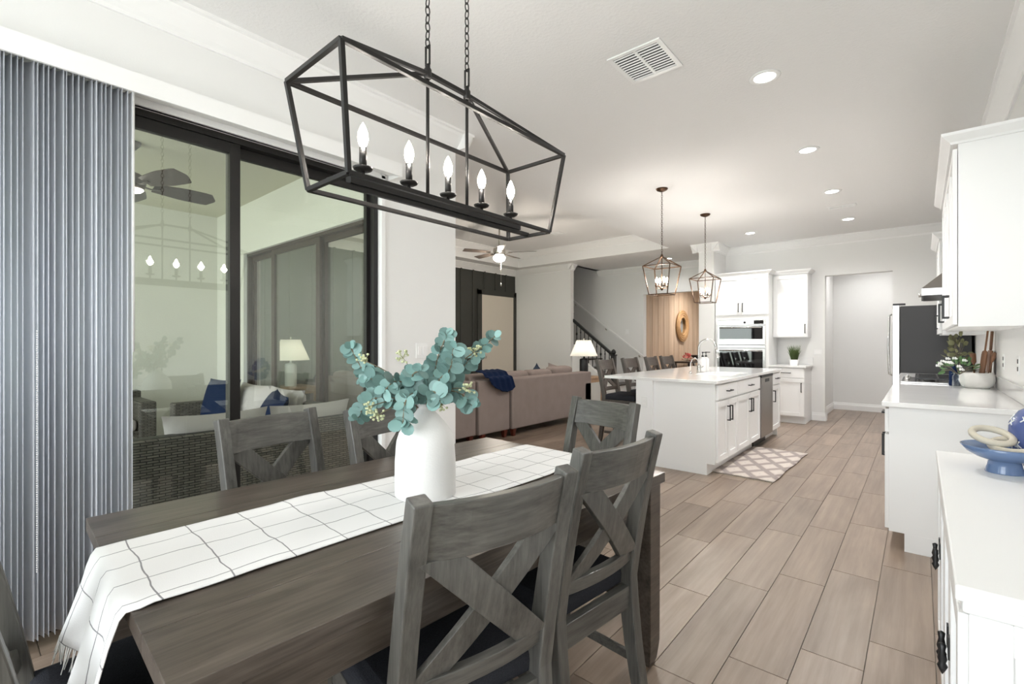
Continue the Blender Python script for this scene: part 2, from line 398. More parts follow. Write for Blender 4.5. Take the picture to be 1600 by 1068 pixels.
struct('wall_living_patio', MB().box(-7.75, -6.75, 2.47, 2.67, 0, HH).box(-6.75, -3.5, 2.47, 2.67, 2.44, HH).box(-3.5, -3.05, 2.47, 2.67, 0, HH), 'wall')
dw = struct('wall_living', MB().box(-7.6, -7.4, 2.67, 10.25, 0, HH+1.9), 'darkwall')
for i in range(17):
    y = 8.41-.36*i
    if y < 2.8: break
    z0 = 2.42 if 7.4 < y < 8.72 else 0
    o = MB().box(-7.4, -7.385, y-.022, y+.022, z0, H-.12).build('batten', 'darkwall', dw)
struct('wall_stair', MB().box(-7.4, -5.81, 8.75, 8.87, 0, HH), 'wall')
struct('wall_back', MB().box(-7.4, -4.75, 10.1, 10.25, 0, HH+1.9).box(-4.75, -2.96, 10.1, 10.25, 2.36, HH+1.9), 'wall')
struct('wall_dining_end', MB().box(-5.0, -2.8, 14.1, 14.25, 0, HH).box(-2.96, -2.82, 9.33, 14.1, 0, HH), 'wall')
tw = struct('wall_tan', MB().box(-5.0, -4.76, 10.25, 14.1, 0, HH), 'grout')
for i in range(24):
    ya = 10.25+i*.16
    if ya+.16 > 14.1: break
    MB().box(-4.76, -4.745-.004*(i % 2), ya+.003, ya+.157, 0, H).build('panel_board', 'tan_board', tw)
struct('ceiling', MB().box(-3.45, .6, -2.85, 11.15, H, H+.1).box(-7.6, -3.45, 2.5, 3.0, H, H+.1).box(-7.6, -3.45, 8.4, 8.75, H, H+.1)
       .box(-5.9, -3.45, 8.75, 10.25, H, H+.1).box(-7.6, -7.0, 3.0, 8.4, H, H+.1).box(-5.0, -2.8, 10.25, 14.25, H, H+.1)
       .box(-7.0, -3.45, 3.0, 8.4, H+.32, H+.42).box(-3.45, -3.35, 3.0, 8.4, H+.1, H+.42).box(-7.1, -7.0, 3.0, 8.4, H+.1, H+.42)
       .box(-7.0, -3.45, 8.4, 8.5, H+.1, H+.42).box(-7.0, -3.45, 2.9, 3.0, H+.1, H+.42)
       .box(-7.6, -4.7, 8.6, 10.25, 5.1, 5.2).box(-7.6, -5.9, 8.75, 8.87, HH, 5.15).box(-5.9, -5.8, 8.75, 10.25, H, 5.15), 'ceil')
struct('ceiling_lanai', MB().box(-7.9, -3.05, -3.7, 2.47, 3.08, 3.25), 'lanai_ceil')
struct('wall_lanai', MB().box(-7.9, -7.72, -3.7, 2.67, 0, 3.2).box(-7.72, -6.75, 2.46, 2.47, 0, 3.08).box(-6.75, -3.5, 2.46, 2.47, 2.44, 3.08).box(-3.5, -3.051, 2.46, 2.47, 0, 3.08).box(-7.9, -3.05, -3.7, -3.6, 2.7, 3.2), 'lanai_wall')
struct('floor_lanai', MB().box(-7.9, -3.0, -3.8, 2.5, -.14, -.03), 'pavers')
struct('ground', MB().box(-40, 40, -45, -3.8, -.3, -.12).box(-40, -7.9, -3.8, 20, -.3, -.12), 'lawn')

CP = [(0, -.135), (.014, -.135), (.016, -.115), (.035, -.10), (.06, -.07), (.085, -.04), (.095, -.022), (.112, -.018), (.112, 0), (0, 0)]
BP = [(0, 0), (.016, 0), (.016, .085), (.013, .10), (.008, .112), (.008, .125), (.003, .135), (0, .135)]
tcount = [0]
def moulding(p0, p1, nrm, z, prof, name=None, mat='trim'):
    p0, p1, nrm = Vector((*p0, 0)), Vector((*p1, 0)), Vector((*nrm, 0)); n = len(prof)
    vs = [tuple(p+nrm*u+Vector((0, 0, z+v))) for p in (p0, p1) for u, v in prof]
    fs = [tuple(range(n)), tuple(reversed(range(n, 2*n)))]+[(i, (i+1) % n, (i+1) % n+n, i+n) for i in range(n)]
    tcount[0] += 1
    return struct(name or 'trim_%d' % tcount[0], MB().add(vs, fs), mat)
for a in (((-2.9, -2.7), (-2.9, 2.67+.11), (1, 0)), ((-2.79, 2.67), (-3.45, 2.67), (0, 1)), ((.47, -2.7), (.47, 9.19), (-1, 0)), ((-2.71, 9.19), (.47, 9.19), (0, -1)),
          ((-2.71, 8.39), (-2.71, 9.19), (1, 0)), ((-3.07, 8.5), (-2.6, 8.5), (0, -1)), ((-2.96, 8.39), (-2.96, 10.1), (-1, 0)),
          ((-7.4, 2.7), (-7.4, 8.75), (1, 0)), ((-7.4, 8.75), (-5.70, 8.75), (0, -1)), ((-5.81, 8.64), (-5.81, 8.87), (1, 0)),
          ((-5.9, 10.1), (-2.96, 10.1), (0, -1)), ((-2.9, -2.7), (.47, -2.7), (0, 1))):
    moulding(a[0], a[1], a[2], H, CP)
for a in (((-7.0, 8.4), (-3.45, 8.4), (0, -1)), ((-7.0, 3.0), (-7.0, 8.4), (1, 0)), ((-3.45, 3.0), (-3.45, 8.4), (-1, 0)), ((-7.0, 3.0), (-3.45, 3.0), (0, 1))):
    moulding(a[0], a[1], a[2], H+.32, CP)
for i, a in enumerate((((-2.9, 1.99), (-2.9, 2.67), (1, 0), 'left'), ((-1.36, 9.19), (-1.18, 9.19), (0, -1), 'kitchen'), ((-1.18, 9.17), (-1.18, 9.33), (1, 0), 'doorway'), ((-1.28, 9.33), (-1.28, 11.0), (1, 0), 'hall'),
                       ((-1.28, 11.0), (.47, 11.0), (0, -1), 'hall_end'), ((-7.4, 8.75), (-5.81, 8.75), (0, -1), 'stair'), ((.47, -2.7), (.47, 3.7), (-1, 0), 'right'), ((-4.745, 10.26), (-4.745, 14.1), (1, 0), 'tan'),
                       ((-7.4, 2.7), (-7.4, 7.45), (1, 0), 'living'))):
    moulding(a[0], a[1], a[2], 0, BP, 'baseboard_'+a[3])

# near window behind the camera
wn = struct('window_1', MB().box(-2.6, .1, -2.82, -2.74, .22, .28).box(-2.6, .1, -2.82, -2.74, 2.38, 2.44).box(-2.6, -2.53, -2.82, -2.74, .22, 2.44).box(.03, .1, -2.82, -2.74, .22, 2.44).box(-1.285, -1.215, -2.82, -2.74, .22, 2.44), 'white')
for a, b in ((-2.53, -1.285), (-1.215, .03)): MB().box(a, b, -2.783, -2.777, .28, 2.38).build('pane', 'pane', wn)
# dining slider
def slider(name, edges, fixed, axis, head, mat, trackmat, t=.035, w=.055):
    """edges: list of panel boundaries along the running axis"""
    def bx(mb, a, b, d0, d1, z0, z1):
        return mb.box(fixed+d0, fixed+d1, a, b, z0, z1) if axis == 1 else mb.box(a, b, fixed+d0, fixed+d1, z0, z1)
    mb = MB(); a, b = edges[0], edges[-1]
    bx(mb, a, b, -.10, .0, head-.035, head); bx(mb, a, b, -.10, .0, 0, .022)
    bx(mb, a, a+.03, -.10, .0, 0, head); bx(mb, b-.03, b, -.10, .0, 0, head)
    d = struct(name, mb, mat)
    for i in range(len(edges)-1):
        p, q = edges[i], edges[i+1]; off = -.045 if i % 2 == 0 else -.09
        if i: p -= .025
        if i < len(edges)-2: q += .025
        m = MB()
        bx(m, p, p+w, off, off+t, .022, head-.035); bx(m, q-w, q, off, off+t, .022, head-.035)
        bx(m, p+w, q-w, off, off+t, .022, .022+.085); bx(m, p+w, q-w, off, off+t, head-.035-.06, head-.035)
        f = m.build('sash', mat, d, .002)
        g = MB(); bx(g, p+w, q-w, off+t/2-.003, off+t/2+.003, .10, head-.09); g.build('pane', 'pane', f)
    return d
slider('door_1', [-1.75, -.83, .1, 1.03, 1.95], -2.93, 1, 2.44, 'blackframe', 'white')
slider('door_2', [-6.74, -6.0, -4.86, -3.51], 2.60, 0, 2.44, 'bronzeframe', 'white', w=.085)
struct('trim_door_jamb', MB().box(-2.93, -2.885, 1.955, 1.985, 0, 2.46).box(-2.92, -2.885, -1.78, 1.985, 2.44, 2.50), 'trim')
# interior door in the dark wall
d3 = struct('door_3', MB().box(-7.4, -7.375, 7.57, 8.66, 0, 2.34), 'cream')
MB().box(-7.4, -7.36, 7.45, 7.57, 0, 2.44).build('casing', 'darkwall', d3); MB().box(-7.4, -7.36, 8.66, 8.75, 0, 2.44).build('casing', 'darkwall', d3)
MB().box(-7.4, -7.36, 7.45, 8.75, 2.34, 2.46).build('casing', 'darkwall', d3)
MB().lathe([(.0, 0), (.03, .005), (.03, .012), (.012, .02), (.012, .04), (.028, .05), (.03, .065), (.0, .078)], 16).build('knob', 'nickel', d3).matrix_local = Matrix.Translation((-7.375, 7.64, .95)) @ Matrix.Rotation(PI/2, 4, 'Y')

# ---------------------------------------------------------------- stairs
st = thing('staircase', 'carpetless white staircase rising behind the living room wall', 'stairs', (-4.7, 9.5, 0)); st['kind'] = 'structure'
for i in range(12):
    MB().box(-.28*(i+1), -.28*i, -.6, .6, 0, .18*(i+1)-.03).build('riser', 'trim', st)
    MB().box(-.28*(i+1), -.28*i+.025, -.6, .6, .18*(i+1)-.03, .18*(i+1)).build('tread', 'darkbrown', st)
kw = [(-4.75, 0), (-4.75, .36), (-4.87, .42), (-5.81, 1.06), (-5.81, 0)]
struct('wall_stair_curb', MB().prism(kw, 8.82, 8.92, 1), 'trim')
ba = thing('stair_balustrade', 'black stair handrail with iron balusters and turned newel post', 'railing', (-4.83, 8.87, .3))
m = MB(); m.bar((-.02, 0, .72), (-1.10, 0, 1.55), .06, .06); m.box(-1.13, -.99, -.04, .04, 1.50, 1.64); m.build('handrail', 'black', ba, .012)
m = MB(); m.box(-.045, .045, -.045, .045, -.3, .70).box(-.055, .055, -.055, .055, .70, .73).lathe([(.03, .73), (.05, .76), (.045, .80), (.02, .83), (0, .84)], 14); m.build('newel_post', 'black', ba, .004)
for i in range(10):
    x = -.10-.1*i; zb = .42+(-(x-.04)-.08)*.68-.3+.03; zt = .70+(-x)*.769
    m = MB().box(x-.007, x+.007, -.007, .007, max(zb, .1), zt)
    if i % 2 == 0: m.lathe([(.007, -.04), (.02, -.015), (.02, .015), (.007, .04)], 8, (x, 0, (zb+zt)/2+.1))
    else: m.lathe([(.007, -.03), (.016, 0), (.007, .03)], 8, (x, 0, zt-.12))
    m.build('baluster', 'iron', ba)
wr = thing('stair_handrail', 'white handrail sloping along the stairwell wall on small brackets', 'handrail', (-4.83, 10.03, 1.02))
MB().bar((.1, 0, -.06), (-2.1, 0, 1.55), .05, .05).build('rail', 'trim', wr, .012)
for x in (0, -.85, -1.7): MB().bar((x, 0, -x*.732-.04), (x, .06, -x*.732-.07), .02).build('bracket', 'nickel', wr)

# ---------------------------------------------------------------- vertical blinds
vb = thing('vertical_blinds', 'white vertical blinds drawn back beside the black sliding door', 'blinds', (-2.80, 0, 0))
m = MB(); m.box(.035, .05, -1.95, 2.03, 2.44, 2.53).box(-.095, .035, 2.015, 2.03, 2.44, 2.53).box(-.095, .035, -1.95, 2.015, 2.515, 2.53)
m.build('valance', 'trim', vb)
MB().box(-.05, .0, -1.9, 2.0, 2.46, 2.50).build('head_rail', 'trim', vb)
sl = None
def slat_mb():
    mb = MB(); n = 6; vs = []; fs = []
    for z in (0, 2.39):
        for i in range(n+1):
            u = i/n-.5; vs.append((u*.089, .010*(1-4*u*u), z))
    m_ = n+1
    for i in range(n): fs.append((i, i+1, m_+i+1, m_+i))
    return mb.add(vs, fs, True)
nsl = 58
for i in range(nsl):
    y = .515-i*.0185; a = math.radians(24+random.uniform(-5, 5)+(14 if i % 5 == 3 else 0)); z = .055+random.uniform(-.004, .004)
    if sl is None:
        sl = slat_mb().build('slat', 'slat', vb); sl.location = (-.005, y, z); sl.rotation_euler = (0, 0, a)
        md = sl.modifiers.new('solid', 'SOLIDIFY'); md.thickness = .0012
    else:
        o = inst(sl, 'slat', vb, (-.005+random.uniform(-.006, .006), y, z), (0, 0, a)); md = o.modifiers.new('solid', 'SOLIDIFY'); md.thickness = .0012
MB().cyl((.03, .535, 1.24), (.03, .535, 2.44), .006, 8).build('wand', 'white', vb)
m = MB()
for i in range(110): m.lathe([(0, -.0035), (.003, 0), (0, .0035)], 5, (.065, .215, .35+i*.009))
m.build('bead_chain', 'white', vb)['kind'] = 'stuff'

# ---------------------------------------------------------------- dining table
TR = math.radians(-2.5)
T = thing('dining_table', 'long dark grey-brown wooden dining table laid with a checked runner', 'table', (-1.34, 1.06, 0), TR)
for i in range(5):
    x0 = -.52+i*.208; MB().box(x0+.0004, x0+.2076, -.83, .83, .722, .76).build('top_board', 'table_wood', T, .0015)
MB().box(-.47, .47, -.79, -.765, .63, .722).build('apron', 'table_wood', T, .003); MB().box(-.47, .47, .765, .79, .63, .722).build('apron', 'table_wood', T, .003)
MB().box(-.49, -.465, -.77, .77, .63, .722).build('apron', 'table_wood', T, .003); MB().box(.465, .49, -.77, .77, .63, .722).build('apron', 'table_wood', T, .003)
for sx in (-1, 1):
    for sy in (-1, 1):
        cx, cy = sx*.468, sy*.768
        m = MB(); rings = [(.0, .026), (.02, .032), (.09, .04), (.722, .042)]
        vs = [(cx+a*r, cy+b*r, z) for z, r in rings for a, b in ((-1, -1), (1, -1), (1, 1), (-1, 1))]
        fs = [(3, 2, 1, 0), (12, 13, 14, 15)]+[(i*4+j, i*4+(j+1) % 4, i*4+4+(j+1) % 4, i*4+4+j) for i in range(3) for j in range(4)]
        m.add(vs, fs).build('leg', 'table_wood', T, .003)

# ---------------------------------------------------------------- X-back chairs and stools
def make_chair(name, label, cat, seat_h, top_h, wx='chair_x', wz='chair_z', stool=False):
    t = thing(name, label, cat)
    W2 = .192; sh = seat_h
    def yb(z):
        u = (z-sh)/(top_h-sh); return -.205-.075*u-.03*u*u if u > 0 else -.205-.05*((-u)*(top_h-sh)/sh)**1.5*1.4
    zs = [0, .12, .25, sh-.08, sh, sh+.12, sh+.25, sh+.38, top_h]
    for s_ in (-1, 1):
        MB().sweep([(s_*W2, yb(z), z) for z in zs], .042, [.036, .044, .05, .055, .055, .052, .048, .044, .042], (0, 1, 0)).build('back_post', wz, t, .004)
        m = MB(); vs = [(s_*.198+a*r, .185+b*r, z) for z, r in ((0, .015), (sh-.04, .021)) for a, b in ((-1, -1), (1, -1), (1, 1), (-1, 1))]
        m.add(vs, [(3, 2, 1, 0), (4, 5, 6, 7)]+[(j, (j+1) % 4, 4+(j+1) % 4, 4+j) for j in range(4)]).build('leg', wz, t, .003)
        MB().box(s_*.205-.011, s_*.205+.011, -.19, .175, sh-.10, sh-.035).build('seat_rail', wx, t, .002)
        MB().box(s_*.203-.009, s_*.203+.009, -.20, .175, .17, .20).build('stretcher', wx, t, .002)
    MB().box(-.19, .19, .175, .197, sh-.10, sh-.035).build('seat_rail', wx, t, .002)
    MB().box(-.19, .19, -.225, -.195, sh-.105, sh-.03).build('seat_rail', wx, t, .002)
    if stool: MB().box(-.19, .19, .175, .195, .25, .29).build('foot_rest', wx, t, .002)
    # curved rails across the back
    def rail(z0, z1, th, bow, nm, dz=0):
        n = 8; vs = []; fs = []
        for i in range(n+1):
            u = i/n*2-1; x = u*(W2-.012); bw = bow*(1-u*u)
            for (z, yo) in ((z0, -th/2), (z0, th/2), (z1, th/2), (z1, -th/2)): vs.append((x, yb(z)-bw+yo, z))
        for i in range(n):
            for j in range(4):
                q = (j+1) % 4; fs.append((i*4+j, i*4+q, i*4+4+q, i*4+4+j))
        fs += [(0, 1, 2, 3), (n*4+3, n*4+2, n*4+1, n*4)]
        MB().add(vs, fs).build(nm, wx, t, .003)
    rail(top_h-.135, top_h-.012, .026, .028, 'top_rail'); rail(sh+.06, sh+.105, .026, .02, 'lower_rail')
    for s_, off in ((1, -.002), (-1, .002)):
        n = 6; pts = []
        za, zb_ = top_h-.13, sh+.10; xa, xb = -s_*.142, s_*.142
        for i in range(n+1):
            u = i/n; z = za+(zb_-za)*u; x = xa+(xb-xa)*u; pts.append((x, yb(z)-.024*(1-(x/W2)**2)+off, z))
        hw = .050; th = .02 if s_ > 0 else .018; vs = []; fs = []
        for p in pts: vs += [(p[0]-hw, p[1]-th/2, p[2]), (p[0]+hw, p[1]-th/2, p[2]), (p[0]+hw, p[1]+th/2, p[2]), (p[0]-hw, p[1]+th/2, p[2])]
        for i in range(n):
            for j in range(4): q = (j+1) % 4; fs.append((i*4+j, i*4+q, i*4+4+q, i*4+4+j))
        fs += [(0, 1, 2, 3), (n*4+3, n*4+2, n*4+1, n*4)]
        MB().add(vs, fs).build('back_slat', wz, t, .002)
    m = MB(); n = 8; vs = []; fs = []
    for k, (z, e) in enumerate(((sh-.035, 0), (sh+.0, .004), (sh+.022, .0), (sh+.034, -.03))):
        for i in range(n):
            a = 2*PI*i/n+PI/8
        sq = []
        w_, d0, d1 = .208+e, -.19-e, .205+e
        sq = [(-w_, d0), (w_, d0), (w_+.012, d1), (-w_-.012, d1)]
        vs += [(x, y, z) for x, y in sq]
    for k in range(3):
        for j in range(4): fs.append((k*4+j, k*4+(j+1) % 4, k*4+4+(j+1) % 4, k*4+4+j))
    fs += [(3, 2, 1, 0), (12, 13, 14, 15)]
    m.add(vs, fs).build('seat', 'charcoal', t, .01, seg=3)
    return t
chair0 = make_chair('dining_chair', '', 'chair', .475, .985)
CH = 'grey X-back dining chair '
for i, (x, y, a, lab) in enumerate((
        (-.985, .83, 77.5, CH+'on the kitchen side, back to the sideboard, before the white vase'),
        (-1.005, 1.365, 84, CH+'on the kitchen side, beside the table leg facing the island'),
        (-1.785, .905, -82, CH+'on the glass door side, nearer the vertical blinds'),
        (-1.655, 1.375, -82, CH+'on the glass door side, beside the white wall column'),
        (-1.305, 1.895, 170, CH+'at the table end toward the sofa and island'),
        (-1.40, .295, -2.5, CH+'at the table end where the runner fringe hangs down'))):
    o = chair0 if i == 0 else copy_tree(chair0)
    o.location = (x, y, 0); o.rotation_euler = (0, 0, math.radians(a)); o['label'] = lab; o['group'] = 'chairs around the dining table'
stool0 = make_chair('counter_stool', '', 'stool', .62, 1.07, 'stool_x', 'stool_z', True)
for i, (y, a, lab) in enumerate(((5.40, -88, 'brown X-back counter stool at the island, nearest the sofa corner and lamp'), (6.07, -91, 'brown X-back counter stool, second along the island from the sofa end'),
                                 (6.77, -87, 'brown X-back counter stool, third along the island, before the tan panelled wall'), (7.32, -92, 'brown X-back counter stool at the far island end, beside the console with the red flowers'))):
    o = stool0 if i == 0 else copy_tree(stool0)
    o.location = (-2.76, y, 0); o.rotation_euler = (0, 0, math.radians(a)); o['label'] = lab; o['group'] = 'stools along the island'

# ---------------------------------------------------------------- table runner
def runner():
    t = thing('table_runner', 'white checked cloth runner with fringed ends draped along the dining table', 'table runner', (-1.34, 1.06, .7605), TR)
    nx, ns = 24, 90; hw = .212; drop0, drop1, half, rad = .215, .22, .835, .03
    total = drop0+2*half+drop1; vs = []; fs = []; uvs = []
    for j in range(ns+1):
        s_ = j/ns*total
        for i in range(nx+1):
            u = i/nx*2-1; x = u*hw; wr = .0025*math.sin(u*5+s_*9)+.002*math.sin(s_*23+u*3)
            if s_ < drop0:
                d = drop0-s_; k = d/drop0
                y = -half-.012-.03*k*(1+.6*math.sin(u*7.5+.6))-.012*k; z = -d+.0; x = u*hw*(1-.06*k)-.025*k
                z = z-(.05*u*k)
                if d < rad: z = -d*d/rad*.55; y = -half-.012*(d/rad)
            elif s_ > drop0+2*half:
                d = s_-drop0-2*half; k = d/drop1; y = half+.012+.02*k*(1+.5*math.sin(u*8)); z = -d
                if d < rad: z = -d*d/rad*.55; y = half+.012*(d/rad)
            else:
                y = -half+(s_-drop0); z = .003+max(0, wr); x += .006*math.sin(s_*6)
                edge = min(s_-drop0, drop0+2*half-s_)
                if edge < .04: z = .002
            vs.append((x-.005, y, z)); uvs.append((u*hw+.03, s_))
    for j in range(ns):
        for i in range(nx):
            a = j*(nx+1)+i; fs.append((a, a+1, a+nx+2, a+nx+1))
    o = MB().add(vs, fs, True).build('cloth', 'runner', t)
    uv = o.data.uv_layers.new(name='UVMap')
    for l in o.data.loops: uv.data[l.index].uv = uvs[l.vertex_index]
    md = o.modifiers.new('solid', 'SOLIDIFY'); md.thickness = .0025; md.offset = 1
    m = MB(); rnd = random.Random(3)
    for row, sgn in ((0, -1), (ns, 1)):
        for i in range(nx*3):
            f = i/3; a = int(f); q = f-a; p = Vector(vs[row*(nx+1)+a]).lerp(Vector(vs[row*(nx+1)+min(a+1, nx)]), q)
            L = rnd.uniform(.035, .055); dx, dy = rnd.uniform(-.012, .012), rnd.uniform(-.006, .016)*sgn
            m.tube([p+Vector((0, 0, .004)), p+Vector((dx*.4, dy*.5, -L*.5)), p+Vector((dx, dy, -L))], [.0018, .0016, .001], 4)
    m.build('fringe', 'petal', t)['kind'] = 'stuff'
runner()

# ---------------------------------------------------------------- vase and eucalyptus
V = Vector((-1.285, 1.045, .766))
v = MB().lathe([(0, 0), (.096, 0), (.103, .006), (.103, .05), (.102, .12), (.0985, .17), (.096, .19), (.089, .212), (.074, .236), (.054, .26), (.036, .28), (.027, .292), (.025, .305), (.029, .312), (.023, .312), (.020, .30), (.03, .27), (.06, .235), (.08, .19), (.08, .02), (0, .02)], 40).build('vase', 'ceramic')
v.location = V; tag(v, 'tall matte white bottle-shaped ceramic vase standing on the checked runner', 'vase')
Rv = Vector((.7593, .6507, 0)); Fv = Vector((-.6507, .7593, 0)); Uv = Vector((0, 0, 1))
def leaf_obj(name, mat, r, sx=1.0):
    mb = MB(); n = 10; vs = [(0, .0, 0)]; fs = []
    for i in range(n):
        a = 2*PI*i/n; k = 1.0; vs.append((math.sin(a)*r*sx, r-math.cos(a)*r, .12*r*(1-math.cos(2*a))/2+.1*r))
    vs[0] = (0, r, 0)
    for i in range(n): fs.append((0, 1+i, 1+(i+1) % n))
    return mb.add(vs, fs, True)
leafproto = {}
def place_leaf(parent, mat, pos, direction, normal, r, sx=1.0):
    key = (mat, sx)
    d = Vector(direction).normalized(); nn = Vector(normal); nn = (nn-d*nn.dot(d)).normalized(); xx = d.cross(nn)
    M = Matrix((xx, d, nn)).transposed().to_4x4(); M.translation = pos
    if key not in leafproto:
        o = leaf_obj('leaf', mat, .02, sx).build('leaf', mat, parent); leafproto[key] = o
    else: o = bpy.data.objects.new('leaf', leafproto[key].data); C.objects.link(o); o.parent = parent
    o.matrix_local = M @ Matrix.Scale(r/.02, 4)
    return o
rnd = random.Random(11)
def spline(pts, n):
    pts = [Vector(p) for p in pts]; out = []
    P = [pts[0]*2-pts[1]]+pts+[pts[-1]*2-pts[-2]]
    for i in range(1, len(P)-2):
        for k in range(n):
            t = k/n; a, b, c_, d = P[i-1], P[i], P[i+1], P[i+2]
            out.append(.5*((2*b)+(c_-a)*t+(2*a-5*b+4*c_-d)*t*t+(3*b-a-3*c_+d)*t**3))
    return out+[pts[-1]]
# (right, up, depth) control points from the mouth of the vase
stems = [
    [(0, 0, 0), (-.07, .06, .0), (-.16, .07, .02), (-.22, .13, .01), (-.255, .20, .0)],
    [(0, 0, 0), (-.08, .03, -.04), (-.17, .03, -.05), (-.215, -.03, -.05)],
    [(0, 0, 0), (.02, .08, .02), (.04, .17, .02), (.07, .245, .02)],
    [(0, 0, 0), (.07, .07, .03), (.13, .14, .05), (.19, .20, .05), (.235, .24, .06)],
    [(0, 0, 0), (.06, .05, -.03), (.12, .05, -.04), (.165, .01, -.05)],
    [(0, 0, 0), (-.02, .05, -.06), (-.045, .03, -.10), (-.05, -.04, -.12)],
    [(0, 0, 0), (-.05, .07, -.03), (-.09, .09, -.06), (-.12, .06, -.08)],
    [(0, 0, 0), (-.04, .08, .04), (-.06, .12, .05)],
    [(0, 0, 0), (.02, .05, -.07), (.05, .06, -.11), (.07, .03, -.13)],
    [(0, 0, 0), (-.02, .06, -.03), (-.03, .11, -.07), (.0, .13, -.09)],
    [(0, 0, 0), (.05, .09, -.03), (.09, .13, -.05), (.10, .20, -.04)],
    [(0, 0, 0), (-.10, .06, .04), (-.19, .09, .05), (-.24, .10, .06)]]
STEM_LABELS = ['long eucalyptus stem arching up from the white vase toward the glass door', 'low eucalyptus stem reaching from the white vase toward the glass door chairs',
    'tall upright eucalyptus stem rising in front of the white column and dark wall', 'longest eucalyptus stem reaching up from the vase toward the cream door',
    'short eucalyptus stem dipping from the vase toward the sofa back', 'eucalyptus stem drooping down over the front of the white vase shoulder']
for k, sp in enumerate(stems):
    t = thing('eucalyptus_stem', STEM_LABELS[k] if k < 6 else 'short bushy eucalyptus stem filling the middle of the vase bouquet', 'plant', V+Vector((0, 0, .30)), 0, 'eucalyptus stems in the table vase')
    P3 = [Rv*a+Uv*b+Fv*c_ for a, b, c_ in sp]; P3[0] += Vector((rnd.uniform(-.008, .008), rnd.uniform(-.008, .008), -.02))
    path = spline(P3, 8); MB().tube(path, [.0025]*len(path), 5).build('stalk', 'stem', t)
    L = 0; nxt = .05
    for i in range(1, len(path)):
        seg = (path[i]-path[i-1]); L += seg.length
        if L >= nxt:
            nxt += .0185; tg = seg.normalized(); sd = tg.cross(-Fv+Vector((rnd.uniform(-.5, .5), rnd.uniform(-.5, .5), rnd.uniform(-.5, .5)))).normalized()
            for s_ in (-1, 1):
                dd = sd*s_*1.0+tg*.45+Vector((rnd.uniform(-.3, .3), rnd.uniform(-.3, .3), rnd.uniform(-.3, .3)))
                nn = -Fv*.9+Uv*.5+Vector((rnd.uniform(-.6, .6), rnd.uniform(-.6, .6), rnd.uniform(-.6, .6)))
                place_leaf(t, 'leaf', path[i], dd, nn, rnd.uniform(.016, .0245)*(1.0 if L < .26 else .85), rnd.choice((1.0, .85)))
    for s_ in range(2): place_leaf(t, 'leaf', path[-1], seg+Vector((rnd.uniform(-.02, .02), rnd.uniform(-.02, .02), .01)), -Fv+Uv*.4, .015, .85)
for k, (a, b, c_) in enumerate(((-.17, .01, -.09), (-.135, -.015, -.1), (-.08, .17, 0), (.17, .19, .02), (.07, .02, -.09), (.15, .07, -.07), (-.2, .16, -.04))):
    t = thing('seed_sprig', 'small sprig of pale green seed buds among the eucalyptus leaves', 'plant', V+Vector((0, 0, .30)), 0, 'seed sprigs in the table vase')
    p = Rv*a+Uv*b+Fv*c_; path = spline([(0, 0, -.01), tuple(p*.55+Uv*.02), tuple(p)], 5)
    MB().tube(path, .0016, 4).build('stalk', 'stem', t)
    m = MB()
    for i in range(16):
        q = p+Vector((rnd.uniform(-1, 1), rnd.uniform(-1, 1), rnd.uniform(-1, 1)))*.02
        m.tube([p*.97, q], .0008, 3); m.lathe([(0, -.004), (.0045, -.001), (.004, .003), (0, .005)], 6, q)
    m.build('buds', 'seed', t)['kind'] = 'stuff'

# ---------------------------------------------------------------- linear chandelier over the table
def chain_link(mb, c, ax, rl=.017, rw=.009, r=.0022):
    pts = []
    for i in range(12):
        a = 2*PI*i/12; pts.append((Vector(c)+Vector(ax)*math.cos(a)*rw+Vector((0, 0, 1))*math.sin(a)*rl))
    return mb.tube(pts, r, 5, closed=True)
CHX, CHY = -1.31, 1.17
ch = thing('linear_chandelier', 'black open-frame linear chandelier with five candle bulbs above the dining table', 'chandelier', (CHX, CHY, 0))
zt, zb, zr = 2.08, 1.752, 2.225
tx, ty, bx_, by_, ry = .158, .513, .115, .467, .095
b = .0135
def corner(sx, sy, top): return (sx*tx, sy*ty, zt) if top else (sx*bx_, sy*by_, zb)
for top, nm in ((1, 'top_frame_bar'), (0, 'bottom_frame_bar')):
    for p, q in (((-1, -1), (1, -1)), ((1, -1), (1, 1)), ((1, 1), (-1, 1)), ((-1, 1), (-1, -1))):
        MB().bar(corner(*p, top), corner(*q, top), b).build(nm, 'iron', ch, .001)
for sx in (-1, 1):
    for sy in (-1, 1):
        MB().bar(corner(sx, sy, 0), corner(sx, sy, 1), b).build('upright_bar', 'iron', ch, .001)
        MB().bar(corner(sx, sy, 1), (0, sy*ry, zr), .013).build('roof_bar', 'iron', ch, .001)
MB().bar((0, -ry, zr), (0, ry, zr), .014).build('ridge_bar', 'iron', ch)
MB().box(-.014, .014, -.40, .40, zb+.012, zb+.036).build('socket_bar', 'iron', ch, .001)
MB().box(-.006, .006, -by_, by_, zb-.004, zb+.012).build('carrier_bar', 'iron', ch)
